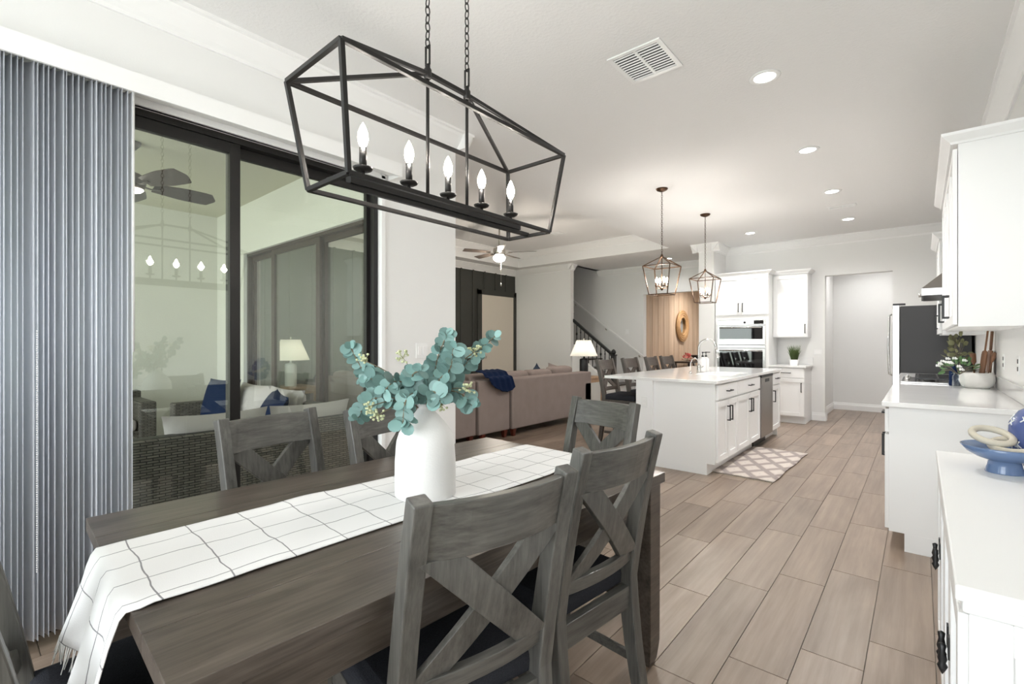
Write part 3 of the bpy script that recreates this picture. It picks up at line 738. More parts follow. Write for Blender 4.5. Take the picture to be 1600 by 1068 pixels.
for sy in (-1, 1):
    MB().cyl((0, sy*ry, zb+.03), (0, sy*ry, zr+.02), .006, 10).build('rod', 'iron', ch)
    m = MB(); m.lathe([(.010, -.02), (.014, -.014), (.014, .012), (.009, .02), (.009, .03)], 12, (0, sy*ry, zr)); m.build('collar', 'iron', ch)
    m = MB(); m.bar((-.010, sy*ry, zr+.03), (-.010, sy*ry, zr+.095), .005); m.bar((.010, sy*ry, zr+.03), (.010, sy*ry, zr+.095), .005); m.box(-.0125, .0125, sy*ry-.0025, sy*ry+.0025, zr+.028, zr+.033); m.box(-.0125, .0125, sy*ry-.0025, sy*ry+.0025, zr+.092, zr+.097); m.build('loop', 'iron', ch)
    z = zr+.105; k = 0
    while z < H-.03:
        ax = (1, 0, 0) if k % 2 else (0, 1, 0)
        o = MB(); chain_link(o, (0, 0, 0), ax)
        if k < 2 and sy == -1:
            lk = o.build('chain_link', 'iron', ch); lk.location = (0, sy*ry, z)
            leafproto['link%d' % k] = lk
        else: inst(leafproto['link%d' % (k % 2)], 'chain_link', ch, (0, sy*ry, z))
        z += .0285; k += 1
MB().box(-.06, .06, -.2, .2, H-.022, H).build('canopy_plate', 'iron', ch, .004)
for i in range(5):
    y = -.35+.175*i
    cd = MB().cyl((0, y, zb+.036), (0, y, zb+.065), .006, 10).lathe([(.006, .060), (.018, .061), (.028, .066), (.031, .072), (.026, .074), (.0, .075)], 18, (0, y, zb)).cyl((0, y, zb+.073), (0, y, zb+.135), .0115, 14).build('candle_socket', 'iron', ch)
    bl = MB().lathe([(.007, 0), (.013, .012), (.0165, .028), (.015, .045), (.009, .062), (.003, .074), (0, .078)], 16, (0, y, zb+.135)).build('bulb', 'bulb', cd)
    light('chandelier_bulb_light', 'POINT', (CHX, CHY+y, zb+.165), 7.5, (1, .96, .91), shadow_soft_size=.02).parent = None

# ---------------------------------------------------------------- kitchen pendants
def pendant(y, label):
    p = thing('pendant_lantern', label, 'pendant light', (-2.18, y, 0), 0, 'pendants over the island')
    zt, zb, za = 2.125, 1.81, 2.235; a, b_ = .155, .105; r = .0095
    T4 = [(-a, -a, zt), (a, -a, zt), (a, a, zt), (-a, a, zt)]; B4 = [(-b_, -b_, zb), (b_, -b_, zb), (b_, b_, zb), (-b_, b_, zb)]
    for i in range(4):
        MB().bar(T4[i], T4[(i+1) % 4], r).build('frame_bar', 'bronze', p); MB().bar(B4[i], B4[(i+1) % 4], r).build('frame_bar', 'bronze', p)
        MB().bar(B4[i], T4[i], r).build('frame_bar', 'bronze', p); MB().bar(T4[i], (0, 0, za), r).build('frame_bar', 'bronze', p)
    MB().lathe([(.008, 2.22), (.02, 2.23), (.012, 2.25), (.008, 2.26)], 10).build('hub', 'bronze', p)
    MB().cyl((0, 0, 1.875), (0, 0, 2.235), .005, 8).lathe([(0, 1.855), (.012, 1.862), (.02, 1.88), (.008, 1.895)], 10).build('stem', 'bronze', p)
    m = MB(); z = 2.275; k = 0
    while z < H-.03:
        chain_link(m, (0, 0, z), (1, 0, 0) if k % 2 else (0, 1, 0), .015, .008, .0022); z += .025; k += 1
    m.build('chain', 'bronze', p)
    MB().lathe([(.0, H-.035), (.02, H-.033), (.055, H-.018), (.065, H-.004), (.065, H)], 20).build('canopy', 'bronze', p)
    for i in range(4):
        an = PI/4+i*PI/2; x, yy = math.cos(an)*.06, math.sin(an)*.06
        ar = MB().tube([(0, 0, 1.885), (x*.5, yy*.5, 1.877), (x, yy, 1.885), (x, yy, 1.90)], .0035, 6).lathe([(.004, 0), (.017, .004), (.019, .010), (.009, .012), (.009, .04), (0, .04)], 10, (x, yy, 1.90)).build('candle_arm', 'bronze', p)
        MB().lathe([(.006, 0), (.013, .014), (.014, .03), (.008, .052), (0, .066)], 10, (x, yy, 1.94)).build('bulb', 'bulb', ar)
    light('pendant_light', 'POINT', (-2.18, y, 1.99), 14, (1, .95, .88), shadow_soft_size=.05)
pendant(5.1, 'bronze lantern pendant hanging over the island seating end toward the dining table')
pendant(6.5, 'bronze lantern pendant hanging over the island end toward the wall ovens')

# ---------------------------------------------------------------- recessed lights, vents
def can(x, y, label, power=54):
    t = thing('recessed_light', label, 'ceiling light', (x, y, H), 0, 'recessed ceiling lights')
    MB().lathe([(.062, -.002), (.066, -.006), (.088, -.004), (.092, 0)], 28).build('trim_ring', 'white', t)
    MB().lathe([(0, -.004), (.060, -.004), (.064, -.001)], 28).build('lens', 'canlight', t)
    light('recessed_lamp', 'SPOT', (x, y, H-.02), power, (1, .985, .97), (0, 0, 0), spot_size=math.radians(150), spot_blend=.9, shadow_soft_size=.06)
can(-.76, 4.91, 'round recessed ceiling light nearest the large square ceiling vent'); can(-.76, 6.44, 'round recessed ceiling light between the kitchen aisle lamp and slot vent')
can(-.76, 8.03, 'round recessed ceiling light before the hallway doorway, past the slot vent'); can(-2.02, 8.07, 'round recessed ceiling light in front of the wall ovens')
can(-3.9, 9.45, 'small recessed ceiling light in the passage beside the stairs', 20)
can(-3.85, 12.2, 'added unseen ceiling lamp brightening the tan panelled back room', 150); can(-.6, 10.2, 'added unseen ceiling lamp brightening the hallway past the kitchen doorway', 45)  # both lamps added out of view to brighten the back room and hallway
can(-.76, 3.38, 'round recessed ceiling light above the sideboard aisle')
def vent(x0, x1, y0, y1, n, label, z=H, split=True):
    t = thing('ceiling_vent', label, 'vent', ((x0+x1)/2, (y0+y1)/2, z)); w, d = (x1-x0)/2, (y1-y0)/2; f = min(.028, w*.3, d*.3)
    MB().ring((-w, w, -d, d), (-w+f, w-f, -d+f, d-f), -.008, 0).build('frame', 'white', t, .002)
    MB().box(-w+f, w-f, -d+f, d-f, -.001, 0).build('backing', 'black', t)
    if split: MB().box(-.008, .008, -d+f, d-f, -.007, -.001).build('divider', 'white', t)
    for i in range(n):
        y = -d+f+(2*d-2*f)*(i+.5)/n
        m = MB(); m.add([(-w+f, y-.002, -.002), (w-f, y-.002, -.002), (w-f, y+.002, -.008), (-w+f, y+.002, -.008), (-w+f, y+.0, -.0015), (w-f, y+.0, -.0015), (w-f, y+.004, -.0075), (-w+f, y+.004, -.0075)],
                        [(0, 1, 2, 3), (7, 6, 5, 4), (0, 4, 5, 1), (2, 6, 7, 3), (0, 3, 7, 4), (1, 5, 6, 2)])
        m.build('louvre', 'white', t)
vent(-1.435, -1.105, 2.55, 2.90, 11, 'square white louvred ceiling vent over the dining end of the kitchen')
vent(-.90, -.60, 7.16, 7.30, 3, 'narrow white slot ceiling vent above the kitchen aisle')
vent(-5.25, -5.0, 7.15, 7.4, 8, 'small square ceiling vent in the living room tray ceiling', H+.32)

# ---------------------------------------------------------------- ceiling fans
def fan(loc, ceil, label, bladewood, metal, nb, R, a0, bowl, name='ceiling_fan'):
    x, y, z = loc; t = thing(name, label, 'ceiling fan', (x, y, 0), math.radians(a0))
    MB().lathe([(.0, ceil-.07), (.03, ceil-.065), (.065, ceil-.02), (.068, ceil)], 20).build('canopy', metal, t)
    MB().cyl((0, 0, z+.05), (0, 0, ceil-.05), .013, 10).build('downrod', metal, t)
    MB().lathe([(.03, z+.09), (.06, z+.08), (.10, z+.05), (.105, z-.01), (.09, z-.05), (.05, z-.06), (0, z-.06)], 24).build('motor', metal, t)
    for i in range(nb):
        a = 2*PI*i/nb; ca, sa = math.cos(a), math.sin(a)
        m = MB(); n = 10; vs = []; fs = []
        for k in range(n+1):
            u = k/n; rr = .16+(R-.16)*u; w = (.055+.03*min(1, u*2.2))*(1 if u < .85 else math.sqrt(max(.02, 1-((u-.85)/.15)**2))) if bowl == 0 else (.045+.02*u)*(1 if u < .96 else .8)
            for (s_, zz) in (((-1, -.010), (1, .012), (1, .018), (-1, -.004)) if bowl else ((-1, .034), (1, -.034), (1, -.026), (-1, .042))): vs.append((rr*ca-s_*w*sa, rr*sa+s_*w*ca, z-.015+(zz if bowl else zz*w/.085)))
        for k in range(n):
            for j in range(4): q = (j+1) % 4; fs.append((k*4+j, k*4+q, k*4+4+q, k*4+4+j))
        fs += [(0, 1, 2, 3), (n*4+3, n*4+2, n*4+1, n*4)]
        bl = m.add(vs, fs).build('blade', bladewood, t)
        MB().sweep([(.07*ca, .07*sa, z-.02), (.14*ca, .14*sa, z-.03), (.22*ca, .22*sa, z-.018)], .035, .006, (0, 0, 1)).build('blade_arm', metal, bl)
    if bowl: MB().lathe([(0, z-.165), (.05, z-.16), (.09, z-.135), (.105, z-.10), (.10, z-.075), (.08, z-.06)], 24).build('light_bowl', 'bowl_light', t)
    else: MB().lathe([(0, z-.085), (.07, z-.08), (.085, z-.065), (.085, z-.06)], 24).build('light_disc', 'bowl_light', t)
    return t
f1 = fan((-5.3, 5.86, 2.775), H+.32, 'nickel ceiling fan with glowing glass bowl in the living room', 'fanwood', 'nickel', 5, .62, 28, 1)
MB().cyl((.03, 0, 2.25), (.03, 0, 2.63), .0035, 6).lathe([(0, 2.20), (.012, 2.22), (.012, 2.24), (.003, 2.26)], 10, (.03, 0, 0)).build('pull_chain', 'nickel', f1)
light('fan_lamp', 'POINT', (-5.3, 5.86, 2.55), 24, (1, .9, .78), shadow_soft_size=.08)
fan((-5.38, 1.03, 2.72), 3.08, 'dark bronze ceiling fan with flat light hanging in the lanai', 'bronzeframe', 'bronzeframe', 5, .68, 22, 0)

# ---------------------------------------------------------------- cabinets
def shaker(x0, x1, z0, z1, y, f=.057, t=.02):
    m = MB(); m.box(x0, x0+f, y-t, y, z0, z1).box(x1-f, x1, y-t, y, z0, z1).box(x0+f, x1-f, y-t, y, z0, z0+f).box(x0+f, x1-f, y-t, y, z1-f, z1)
    return m.box(x0+f, x1-f, y-t+.011, y, z0+f, z1-f)
def pull(parent, x, z, y, L, vert, th=.011):
    m = MB(); h = L/2
    if vert: m.box(x-th/2, x+th/2, y-.035, y-.024, z-h, z+h).box(x-th/2, x+th/2, y-.03, y, z-h, z-h+th).box(x-th/2, x+th/2, y-.03, y, z+h-th, z+h)
    else: m.box(x-h, x+h, y-.035, y-.024, z-th/2, z+th/2).box(x-h, x-h+th, y-.03, y, z-th/2, z+th/2).box(x+h-th, x+h, y-.03, y, z-th/2, z+th/2)
    return m.build('handle', 'black', parent, .0015)
def base_cab(label, loc, rz, w, d, doors, hinge='', drawer=True, draws=1, toe=True):
    t = thing('base_cabinet', label, 'cabinet', loc, rz)
    m = MB(); m.box(0, w, 0, d, .11, .885).box(0, w, .075, d, 0, .11); m.build('body', 'cab', t, .001)
    zt = .87; zd = .715 if drawer else .87
    if drawer:
        for i in range(draws):
            a, b_ = i*w/draws+.006, (i+1)*w/draws-.006
            o = MB().box(a, b_, -.02, 0, .725, zt).build('drawer_front', 'cab', t, .003); pull(o, (a+b_)/2, .80, -.02, .14, False)
    for i in range(doors):
        a, b_ = i*w/doors+.006, (i+1)*w/doors-.004
        o = shaker(a, b_, .125, zd-.006, 0).build('door', 'cab', t, .0015)
        hx = (b_-.035 if (doors == 2 and i == 0) or (doors == 1 and hinge != 'r') else a+.035)
        pull(o, hx, zd-.14, -.02, .15, True)
    return t
Xi, Y1 = -1.492, 4.72
base_cab('white shaker island cabinet with two doors at the end toward the dining table', (Xi, 4.745, 0), PI/2, .655, .56, 2)
base_cab('white shaker sink cabinet in the island beside the dishwasher', (Xi, 5.40, 0), PI/2, .93, .56, 2, draws=1)
base_cab('narrow white shaker island cabinet past the dishwasher', (Xi, 6.945, 0), PI/2, .46, .56, 1, 'r')
dsh = thing('dishwasher', 'stainless steel dishwasher built into the island', 'dishwasher', (Xi, 6.335, 0), PI/2)
MB().box(.003, .602, .0, .55, .10, .88).box(.01, .595, .06, .5, 0, .10).build('body', 'black', dsh)
MB().box(.006, .60, -.028, 0, .12, .87).build('door', 'darksteel', dsh, .003); MB().box(.006, .60, -.03, .0, .85, .882).build('control_strip', 'black', dsh, .002)
MB().box(.20, .40, -.031, -.026, .79, .83).build('pocket_handle', 'black', dsh, .002)
ib = thing('kitchen_island', 'white panelled kitchen island with end column and plain side panel', 'island', (-1.8, 6.0, 0))
MB().prism([(-.315, 0), (.233, 0), (.233, .11), (.308, .11), (.308, .885), (-.315, .885)], -1.28, -1.255, 1).build('end_panel', 'cab', ib, .001)
MB().box(-.49, -.305, -1.31, -1.12, 0, .885).build('column', 'cab', ib, .002); MB().box(-.49, -.305, 1.22, 1.41, 0, .885).build('column', 'cab', ib, .002)
MB().box(-.345, -.32, -1.12, 1.22, 0, .885).build('back_panel', 'cab', ib); MB().box(-.315, .288, 1.405, 1.425, 0, .885).build('end_panel', 'cab', ib)
ol = thing('power_outlet', 'white power outlet on the island end column', 'outlet', (-2.195, 4.69, .66))
MB().box(-.036, .036, -.006, 0, -.058, .058).build('cover_plate', 'white', ol, .002)
for z in (-.024, .024): MB().box(-.016, .016, -.008, -.005, z-.014, z+.014).build('socket', 'trim', ol, .003)
it = MB().ring((-2.668, -1.462, 4.69, 7.45), (-1.97, -1.58, 5.52, 6.22), .885, .915).build('island_worktop', 'quartz', None, .003)
tag(it, 'white quartz island worktop with seating overhang and inset sink', 'countertop')
sk = thing('kitchen_sink', 'white undermount sink set into the island worktop', 'sink', (-1.775, 5.87, .885))
m = MB(); m.ring((-.21, .21, -.365, .365), (-.19, .19, -.345, .345), -.20, -.002); m.box(-.20, .20, -.355, .355, -.21, -.195); m.build('basin', 'white', sk, .003)
MB().lathe([(0, -.192), (.04, -.192), (.045, -.196)], 20).build('drain', 'steel', sk)
fa = thing('kitchen_faucet', 'tall brushed steel gooseneck faucet behind the island sink', 'faucet', (-2.02, 5.80, .915))
MB().lathe([(.03, 0), (.03, .006), (.024, .012), (.022, .09), (.016, .10)], 20).build('base', 'steel', fa)
pts = [(0, 0, .09)]+[(0, 0, .2)]+[(.10-.10*math.cos(a), 0, .30+.10*math.sin(a)) for a in [PI*i/12 for i in range(0, 12)]]+[(.21, 0, .25)]
MB().tube(pts, .013, 12).build('gooseneck', 'steel', fa); MB().cyl((.202, 0, .29), (.225, 0, .19), .015, 12, .019).build('spray_head', 'steel', fa)
MB().tube([(0, .02, .05), (.0, .06, .06), (.01, .12, .075)], .007, 8).build('lever', 'steel', fa)
f2 = thing('filter_tap', 'slim small drinking water tap beside the gooseneck faucet', 'faucet', (-2.04, 5.58, .915))
MB().lathe([(.018, 0), (.018, .01), (.008, .02), (.008, .03)], 14).build('base', 'steel', f2)
MB().tube([(0, 0, .02), (0, 0, .12), (.02, 0, .17), (.055, 0, .185), (.085, 0, .165), (.095, 0, .14)], .006, 8).build('spout', 'steel', f2)
for i, (yy, lab) in enumerate(((6.05, 'white soap bottle with black pump on the island, next to the faucet'), (6.17, 'white lotion bottle with black pump on the island, farther from the faucet'))):
    s_ = thing('soap_dispenser', lab, 'bottle', (-2.06, yy, .915), 0, 'pump bottles by the sink')
    MB().lathe([(0, 0), (.033, 0), (.036, .006), (.036, .15), (.03, .165), (.014, .175), (.013, .185)], 18).build('bottle', 'white', s_)
    MB().lathe([(.015, .185), (.015, .2), (.005, .205), (.005, .235), (.011, .237), (.011, .247), (0, .25)], 12).box(0, .05, -.006, .006, .237, .247).build('pump', 'black', s_)

# right-hand run
Xr = -.151
base_cab('white base cabinet under the cooktop counter, at its end toward the sideboard', (Xr, 4.70, 0), -PI/2, .91, .62, 2)
base_cab('white base cabinet next along toward the cooktop', (Xr, 5.56, 0), -PI/2, .86, .62, 2); base_cab('white base cabinet directly under the cooktop', (Xr, 6.42, 0), -PI/2, .86, .62, 2)
base_cab('white base cabinet between the cooktop and the refrigerator', (Xr, 7.43, 0), -PI/2, 1.01, .62, 2)
wt = MB().box(-.185, .47, 3.757, 7.45, .885, .915).box(.455, .47, 3.757, 7.45, .915, 1.015).build('kitchen_worktop', 'quartz', None, .003)
tag(wt, 'glossy white quartz worktop along the cooktop wall with low backsplash', 'countertop')
ct = thing('gas_cooktop', 'stainless gas cooktop with black grates and a row of knobs', 'cooktop', (.12, 6.0, .915))
MB().box(-.26, .26, -.38, .38, 0, .014).build('tray', 'steel', ct, .004)
for i, y in enumerate((-.25, 0, .25)):
    m = MB()
    for x in (-.14, .0, .14, .23): m.box(x-.006, x+.006, y-.115, y+.115, .036, .05)
    for yy in (-.11, 0, .11): m.box(-.16, .24, y+yy-.006, y+yy+.006, .036, .05)
    for x in (-.155, .235):
        for yy in (-.11, .11): m.box(x-.006, x+.006, y+yy-.006, y+yy+.006, .012, .04)
    m.build('grate', 'black', ct, .002)
    for x in (-.06, .13): MB().lathe([(.04, .014), (.045, .02), (.03, .03), (0, .032)], 16, (x, y, 0)).build('burner', 'iron', ct)
for y in (-.2, -.1, 0, .1, .2): MB().lathe([(.02, .014), (.018, .035), (.012, .037), (0, .038)], 14, (-.215, y, 0)).build('knob', 'chrome', ct)
hd = thing('range_hood', 'stainless steel chimney range hood above the cooktop', 'range hood', (.24, 6.0, 1.70))
MB().box(-.235, .23, -.38, .38, 0, .065).build('rim', 'steel', hd, .002)
vs = [(-.235, -.38, .065), (.23, -.38, .065), (.23, .38, .065), (-.235, .38, .065), (.0, -.14, .30), (.23, -.14, .30), (.23, .14, .30), (.0, .14, .30)]
MB().add(vs, [(0, 1, 5, 4), (1, 2, 6, 5), (2, 3, 7, 6), (3, 0, 4, 7), (4, 5, 6, 7), (3, 2, 1, 0)]).build('canopy', 'darksteel', hd)
MB().box(.0, .23, -.14, .14, .30, .80).build('chimney', 'steel', hd)
MB().box(-.22, .21, -.36, .36, -.004, .0).build('filter', 'iron', hd)
for y in (-.08, 0, .08): MB().lathe([(.012, 0), (.012, .02), (0, .021)], 10, (0, 0, 0)).build('button', 'chrome', hd).matrix_local = Matrix.Translation((-.235, y, .03)) @ Matrix.Rotation(-PI/2, 4, 'Y')
def upper_cab(label, loc, rz, w, d, z0, z1, doors, hinge, crown=True, cl=1, crr=1):
    t = thing('hanging_cabinet', label, 'cabinet', loc, rz)
    MB().box(0, w, 0, d, z0, z1).build('body', 'cab', t, .001)
    for i in range(doors):
        a, b_ = i*w/doors+.004, (i+1)*w/doors-.003
        o = shaker(a, b_, z0+.012, z1-.03, -.003).build('door', 'cab', t, .0015)
        hx = (b_-.032 if (doors == 2 and i == 0) or (doors == 1 and hinge == 'l') else a+.032)
        pull(o, hx, z0+.14, -.023, .15, True)
    if crown:
        m = MB(); pr = [(0, 0), (.012, 0), (.016, .012), (.035, .03), (.05, .045), (.055, .06), (0, .06)]
        x0, x1 = (-.0 if not cl else 0), w
        vs = []; n = len(pr)
        for (px, py, ox, oy) in ((0, d, -cl, 0), (0, -.02, -cl, -1), (w, -.02, crr, -1), (w, d, crr, 0)):
            vs += [(px+ox*u, py+oy*u, z1-.005+v_) for u, v_ in pr]
        fs = []
        for k in range(3):
            for j in range(n): q = (j+1) % n; fs.append((k*n+j, k*n+q, (k+1)*n+q, (k+1)*n+j))
        fs += [tuple(range(n)), tuple(reversed(range(3*n, 4*n)))]
        m.add(vs, fs); m.build('crown', 'cab', t)
    return t
upper_cab('large white wall cabinet hung above the counter end, its plain side toward the sideboard', (.165, 4.70, 0), -PI/2, .91, .305, 1.375, 2.44, 2, 'l', crr=1, cl=0)
upper_cab('white wall cabinet between the large end cabinet and the range hood', (.165, 5.58, 0), -PI/2, .88, .305, 1.375, 2.44, 2, 'l', crr=0, cl=1)
upper_cab('white wall cabinet beyond the range hood, beside the refrigerator', (.165, 7.42, 0), -PI/2, .98, .305, 1.36, 2.33, 2, 'l', crr=1)
fr = thing('refrigerator', 'stainless steel refrigerator with dark grey sides past the cooktop counter', 'refrigerator', (.08, 7.93, 0))
MB().box(-.27, .36, -.455, .455, .02, 1.72).build('body', 'graphite', fr, .004); MB().box(-.25, .34, -.43, .43, 0, .03).build('plinth', 'black', fr)
for a, b_ in ((-.455, -.003), (.003, .455)):
    d_ = MB().box(-.345, -.275, a, b_, .72, 1.735).build('door', 'steel', fr, .006)
    yy = a+.05 if a > -.1 else b_-.05
    MB().tube([(-.345, yy, .85), (-.39, yy, .87), (-.40, yy, 1.25), (-.39, yy, 1.63), (-.345, yy, 1.65)], .011, 10).build('handle', 'steel', d_)
d_ = MB().box(-.345, -.275, -.455, .455, .06, .71).build('freezer_drawer', 'steel', fr, .006)
MB().tube([(-.345, -.38, .62), (-.395, -.36, .62), (-.395, .36, .62), (-.345, .38, .62)], .011, 10).build('handle', 'steel', d_)
for y in (-.40, .40): MB().box(-.34, -.22, y-.04, y+.04, 1.735, 1.755).build('hinge_cover', 'graphite', fr, .003)

# oven wall
ov = thing('oven_cabinet', 'tall white cabinet holding the built-in wall ovens', 'cabinet', (-2.70, 8.57, 0))
m = MB(); m.box(0, .83, 0, .60, .11, .70).box(0, .83, .05, .60, 0, .11).box(0, .05, 0, .60, .70, 1.66).box(.78, .83, 0, .60, .70, 1.66).box(0, .83, 0, .60, 1.66, 2.40).box(.05, .78, .585, .60, .70, 1.66)
m.build('body', 'cab', ov)
for i in (0, 1):
    o = shaker(.006+i*.41, .412+i*.412, 1.74, 2.385, 0).build('door', 'cab', ov, .0015); pull(o, .412-.03 if i == 0 else .416+.03, 1.86, -.02, .15, True)
o = MB().box(.006, .824, -.02, 0, .40, .69).build('drawer_front', 'cab', ov, .003); pull(o, .415, .60, -.02, .2, False)
o = MB().box(.006, .824, -.02, 0, .12, .39).build('drawer_front', 'cab', ov, .003); pull(o, .415, .30, -.02, .2, False)
m = MB(); pr = [(0, 0), (.012, 0), (.016, .012), (.035, .03), (.05, .045), (.055, .06), (0, .06)]; n = len(pr); vs = []; fs = []
for (px, py, ox, oy) in ((0, .60, 0, 0), (0, 0, 0, -1), (.83, 0, 1, -1), (.83, .60, 1, 0)): vs += [(px+ox*u, py+oy*u, 2.395+v_) for u, v_ in pr]
for k in range(3):
    for j in range(n): q = (j+1) % n; fs.append((k*n+j, k*n+q, (k+1)*n+q, (k+1)*n+j))
m.add(vs, fs).build('crown', 'cab', ov)
wo = thing('built_in_oven', 'stainless double wall oven with microwave above in the tall cabinet', 'oven', (-2.285, 8.57, 0))
MB().box(-.36, .36, .0, .5, .71, 1.655).build('body', 'graphite', wo)
MB().box(-.375, .375, -.02, 0, 1.565, 1.655).build('control_panel', 'steel', wo, .002); MB().box(.20, .345, -.023, -.019, 1.582, 1.642).build('display', 'blackglass', wo)
MB().lathe([(.018, 0), (.016, .02), (0, .022)], 14).build('dial', 'black', wo).matrix_local = Matrix.Translation((.06, -.02, 1.61)) @ Matrix.Rotation(PI/2, 4, 'X')
o = MB().box(-.375, .375, -.03, 0, 1.24, 1.56).build('microwave_door', 'steel', wo, .003)
MB().box(-.34, .335, -.034, -.029, 1.335, 1.545).build('door_glass', 'blackglass', o)
MB().tube([(-.33, -.03, 1.525), (-.33, -.07, 1.525), (.32, -.07, 1.525), (.32, -.03, 1.525)], .011, 10).build('handle', 'steel', o)
MB().box(-.375, .375, -.02, 0, 1.185, 1.235).build('trim_strip', 'steel', wo, .002)
o = MB().box(-.375, .375, -.03, 0, .72, 1.18).build('oven_door', 'steel', wo, .003)
MB().box(-.34, .335, -.034, -.029, .86, 1.13).build('door_glass', 'blackglass', o)
MB().tube([(-.33, -.03, 1.145), (-.33, -.075, 1.145), (.32, -.075, 1.145), (.32, -.03, 1.145)], .012, 10).build('handle', 'steel', o)
base_cab('white base cabinet under the potted grass, beside the hallway doorway', (-1.87, 8.585, 0), 0, .50, .60, 1, 'l')
upper_cab('white single-door wall cabinet above the potted grass', (-1.87, 8.88, 0), 0, .50, .31, 1.36, 2.40, 1, 'l', cl=0)
bw = MB().box(-1.87, -1.345, 8.55, 9.19, .885, .915).box(-1.87, -1.345, 9.17, 9.19, .915, 1.03).build('corner_worktop', 'quartz', None, .003); tag(bw, 'small white quartz worktop beside the wall ovens', 'countertop')
gp = thing('potted_grass', 'small spiky green grass plant in a square white pot', 'potted plant', (-1.56, 8.88, .915))
m = MB(); vs = [(a*r, b_*r, z) for z, r in ((0, .05), (.085, .062), (.085, .054), (.07, .052)) for a, b_ in ((-1, -1), (1, -1), (1, 1), (-1, 1))]
m.add(vs, [(3, 2, 1, 0)]+[(k*4+j, k*4+(j+1) % 4, k*4+4+(j+1) % 4, k*4+4+j) for k in range(3) for j in range(4)]+[(12, 13, 14, 15)]).build('pot', 'ceramic', gp, .004)
m = MB(); r2 = random.Random(5)
for i in range(150):
    a = r2.uniform(0, 2*PI); q = r2.uniform(0, .045); L = r2.uniform(.14, .26); sp = r2.uniform(.0, .09)
    p = Vector((math.cos(a)*q, math.sin(a)*q, .07)); e = p+Vector((math.cos(a)*sp, math.sin(a)*sp, L)); m.tube([p, (p+e)/2+Vector((0, 0, .02)), e], [.003, .0026, .0006], 4)
m.build('blades', 'grass', gp)['kind'] = 'stuff'

# things on the cooktop counter
cb = thing('utensil_crock', 'round white stone crock holding wooden utensils on the counter', 'crock', (.345, 5.36, .915))
MB().lathe([(0, 0), (.07, 0), (.095, .02), (.108, .06), (.106, .10), (.098, .125), (.092, .125), (.097, .1), (.097, .06), (.06, .02), (0, .02)], 28).build('bowl', 'concrete', cb)
def utensil(nm, lab, lean, h, prof):
    t = thing(nm, lab, 'utensil', (.345+lean[0]*.2, 5.36+lean[1]*.2, .945)); o = MB().lathe(prof, 12, (0, 0, 0), 1, .6).build('body', 'spoon', t)
    d = Vector((lean[0], lean[1], 1)).normalized(); o.matrix_local = d.to_track_quat('Z', 'Y').to_matrix().to_4x4()
utensil('rolling_pin', 'thick wooden rolling pin leaning in the stone crock', (.10, .02), .3, [(0, 0), (.026, .005), (.03, .03), (.03, .24), (.026, .265), (.010, .275), (.010, .44), (0, .445)])
utensil('wooden_spoon', 'wooden spoon with wide bowl leaning in the stone crock', (.22, -.02), .3, [(0, 0), (.006, .005), (.006, .18), (.02, .20), (.026, .23), (.018, .26), (0, .27)])
utensil('wooden_spatula', 'pale wooden spatula standing upright in the stone crock', (-.05, .05), .3, [(0, 0), (.006, .005), (.007, .16), (.022, .18), (.024, .24), (.02, .25), (0, .252)])
kn = thing('cutting_board', 'tall wooden serving board with long handle leaning against the backsplash', 'cutting board', (.425, 5.62, .917))
MB().box(-.009, .009, -.10, .10, 0, .30).box(-.009, .009, -.018, .018, .30, .46).build('board', 'spoon', kn, .006).rotation_euler = (0, .06, 0)
gv = thing('glass_vase', 'small clear glass jar of flowers on the counter', 'vase', (.235, 5.30, .915))
MB().lathe([(0, 0), (.035, 0), (.04, .005), (.04, .09), (.03, .11), (.034, .12), (.031, .12), (.027, .11), (.036, .088), (.036, .008), (0, .008)], 24).build('jar', 'clearglass', gv)
def bouquet(name, lab, loc, n, mat, size, spread, up, flowers=0, sx=.5, grp=None):
    t = thing(name, lab, 'plant', loc, 0, grp); r3 = random.Random(n+int(size*1000)); m = MB()
    for i in range(n):
        a = r3.uniform(0, 2*PI); el = r3.uniform(.15, 1.35); q = Vector((math.cos(a)*math.cos(el)*spread, math.sin(a)*math.cos(el)*spread, math.sin(el)*up))*r3.uniform(.65, 1)
        if i % 3 == 0: m.tube([(0, 0, 0), q*.5+Vector((0, 0, .02)), q], .0016, 4)
        place_leaf(t, mat, q*.85, q+Vector((0, 0, r3.uniform(-.1, .05))), Vector((r3.uniform(-1, 1), r3.uniform(-1, 1), 1)), size*r3.uniform(.7, 1.2), sx)
    m.build('stems', 'stem', t); fm = MB()
    for i in range(flowers):
        a = r3.uniform(PI*.6, PI*1.9); el = r3.uniform(.3, 1.3); q = Vector((math.cos(a)*math.cos(el)*spread, math.sin(a)*math.cos(el)*spread, math.sin(el)*up))*1.02
        o = MB()
        for k in range(5):
            b_ = 2*PI*k/5; o.lathe([(0, -.007), (.006, -.003), (.007, .002), (0, .008)], 6, q+Vector((math.cos(b_)*.011, math.sin(b_)*.011, (k % 2)*.008)))
        o.build('blossom', 'petal', t)
    return t
bouquet('flower_bouquet', 'leafy green bouquet with small white blossoms in the glass jar', (.235, 5.30, 1.02), 42, 'leaf_green', .024, .14, .15, 12)
eg = thing('stoneware_bottle', 'slim dark blue bottle with olive leaves behind the bouquet', 'vase', (.22, 5.52, .915))
MB().lathe([(0, 0), (.035, 0), (.038, .01), (.036, .12), (.015, .16), (.014, .2), (.017, .205)], 20).build('bottle', 'navy', eg)
bouquet('olive_branch', 'tall olive green leafy branch rising behind the white-flower bouquet', (.24, 5.52, 1.11), 34, 'leaf_olive', .024, .11, .27, 0, .8)
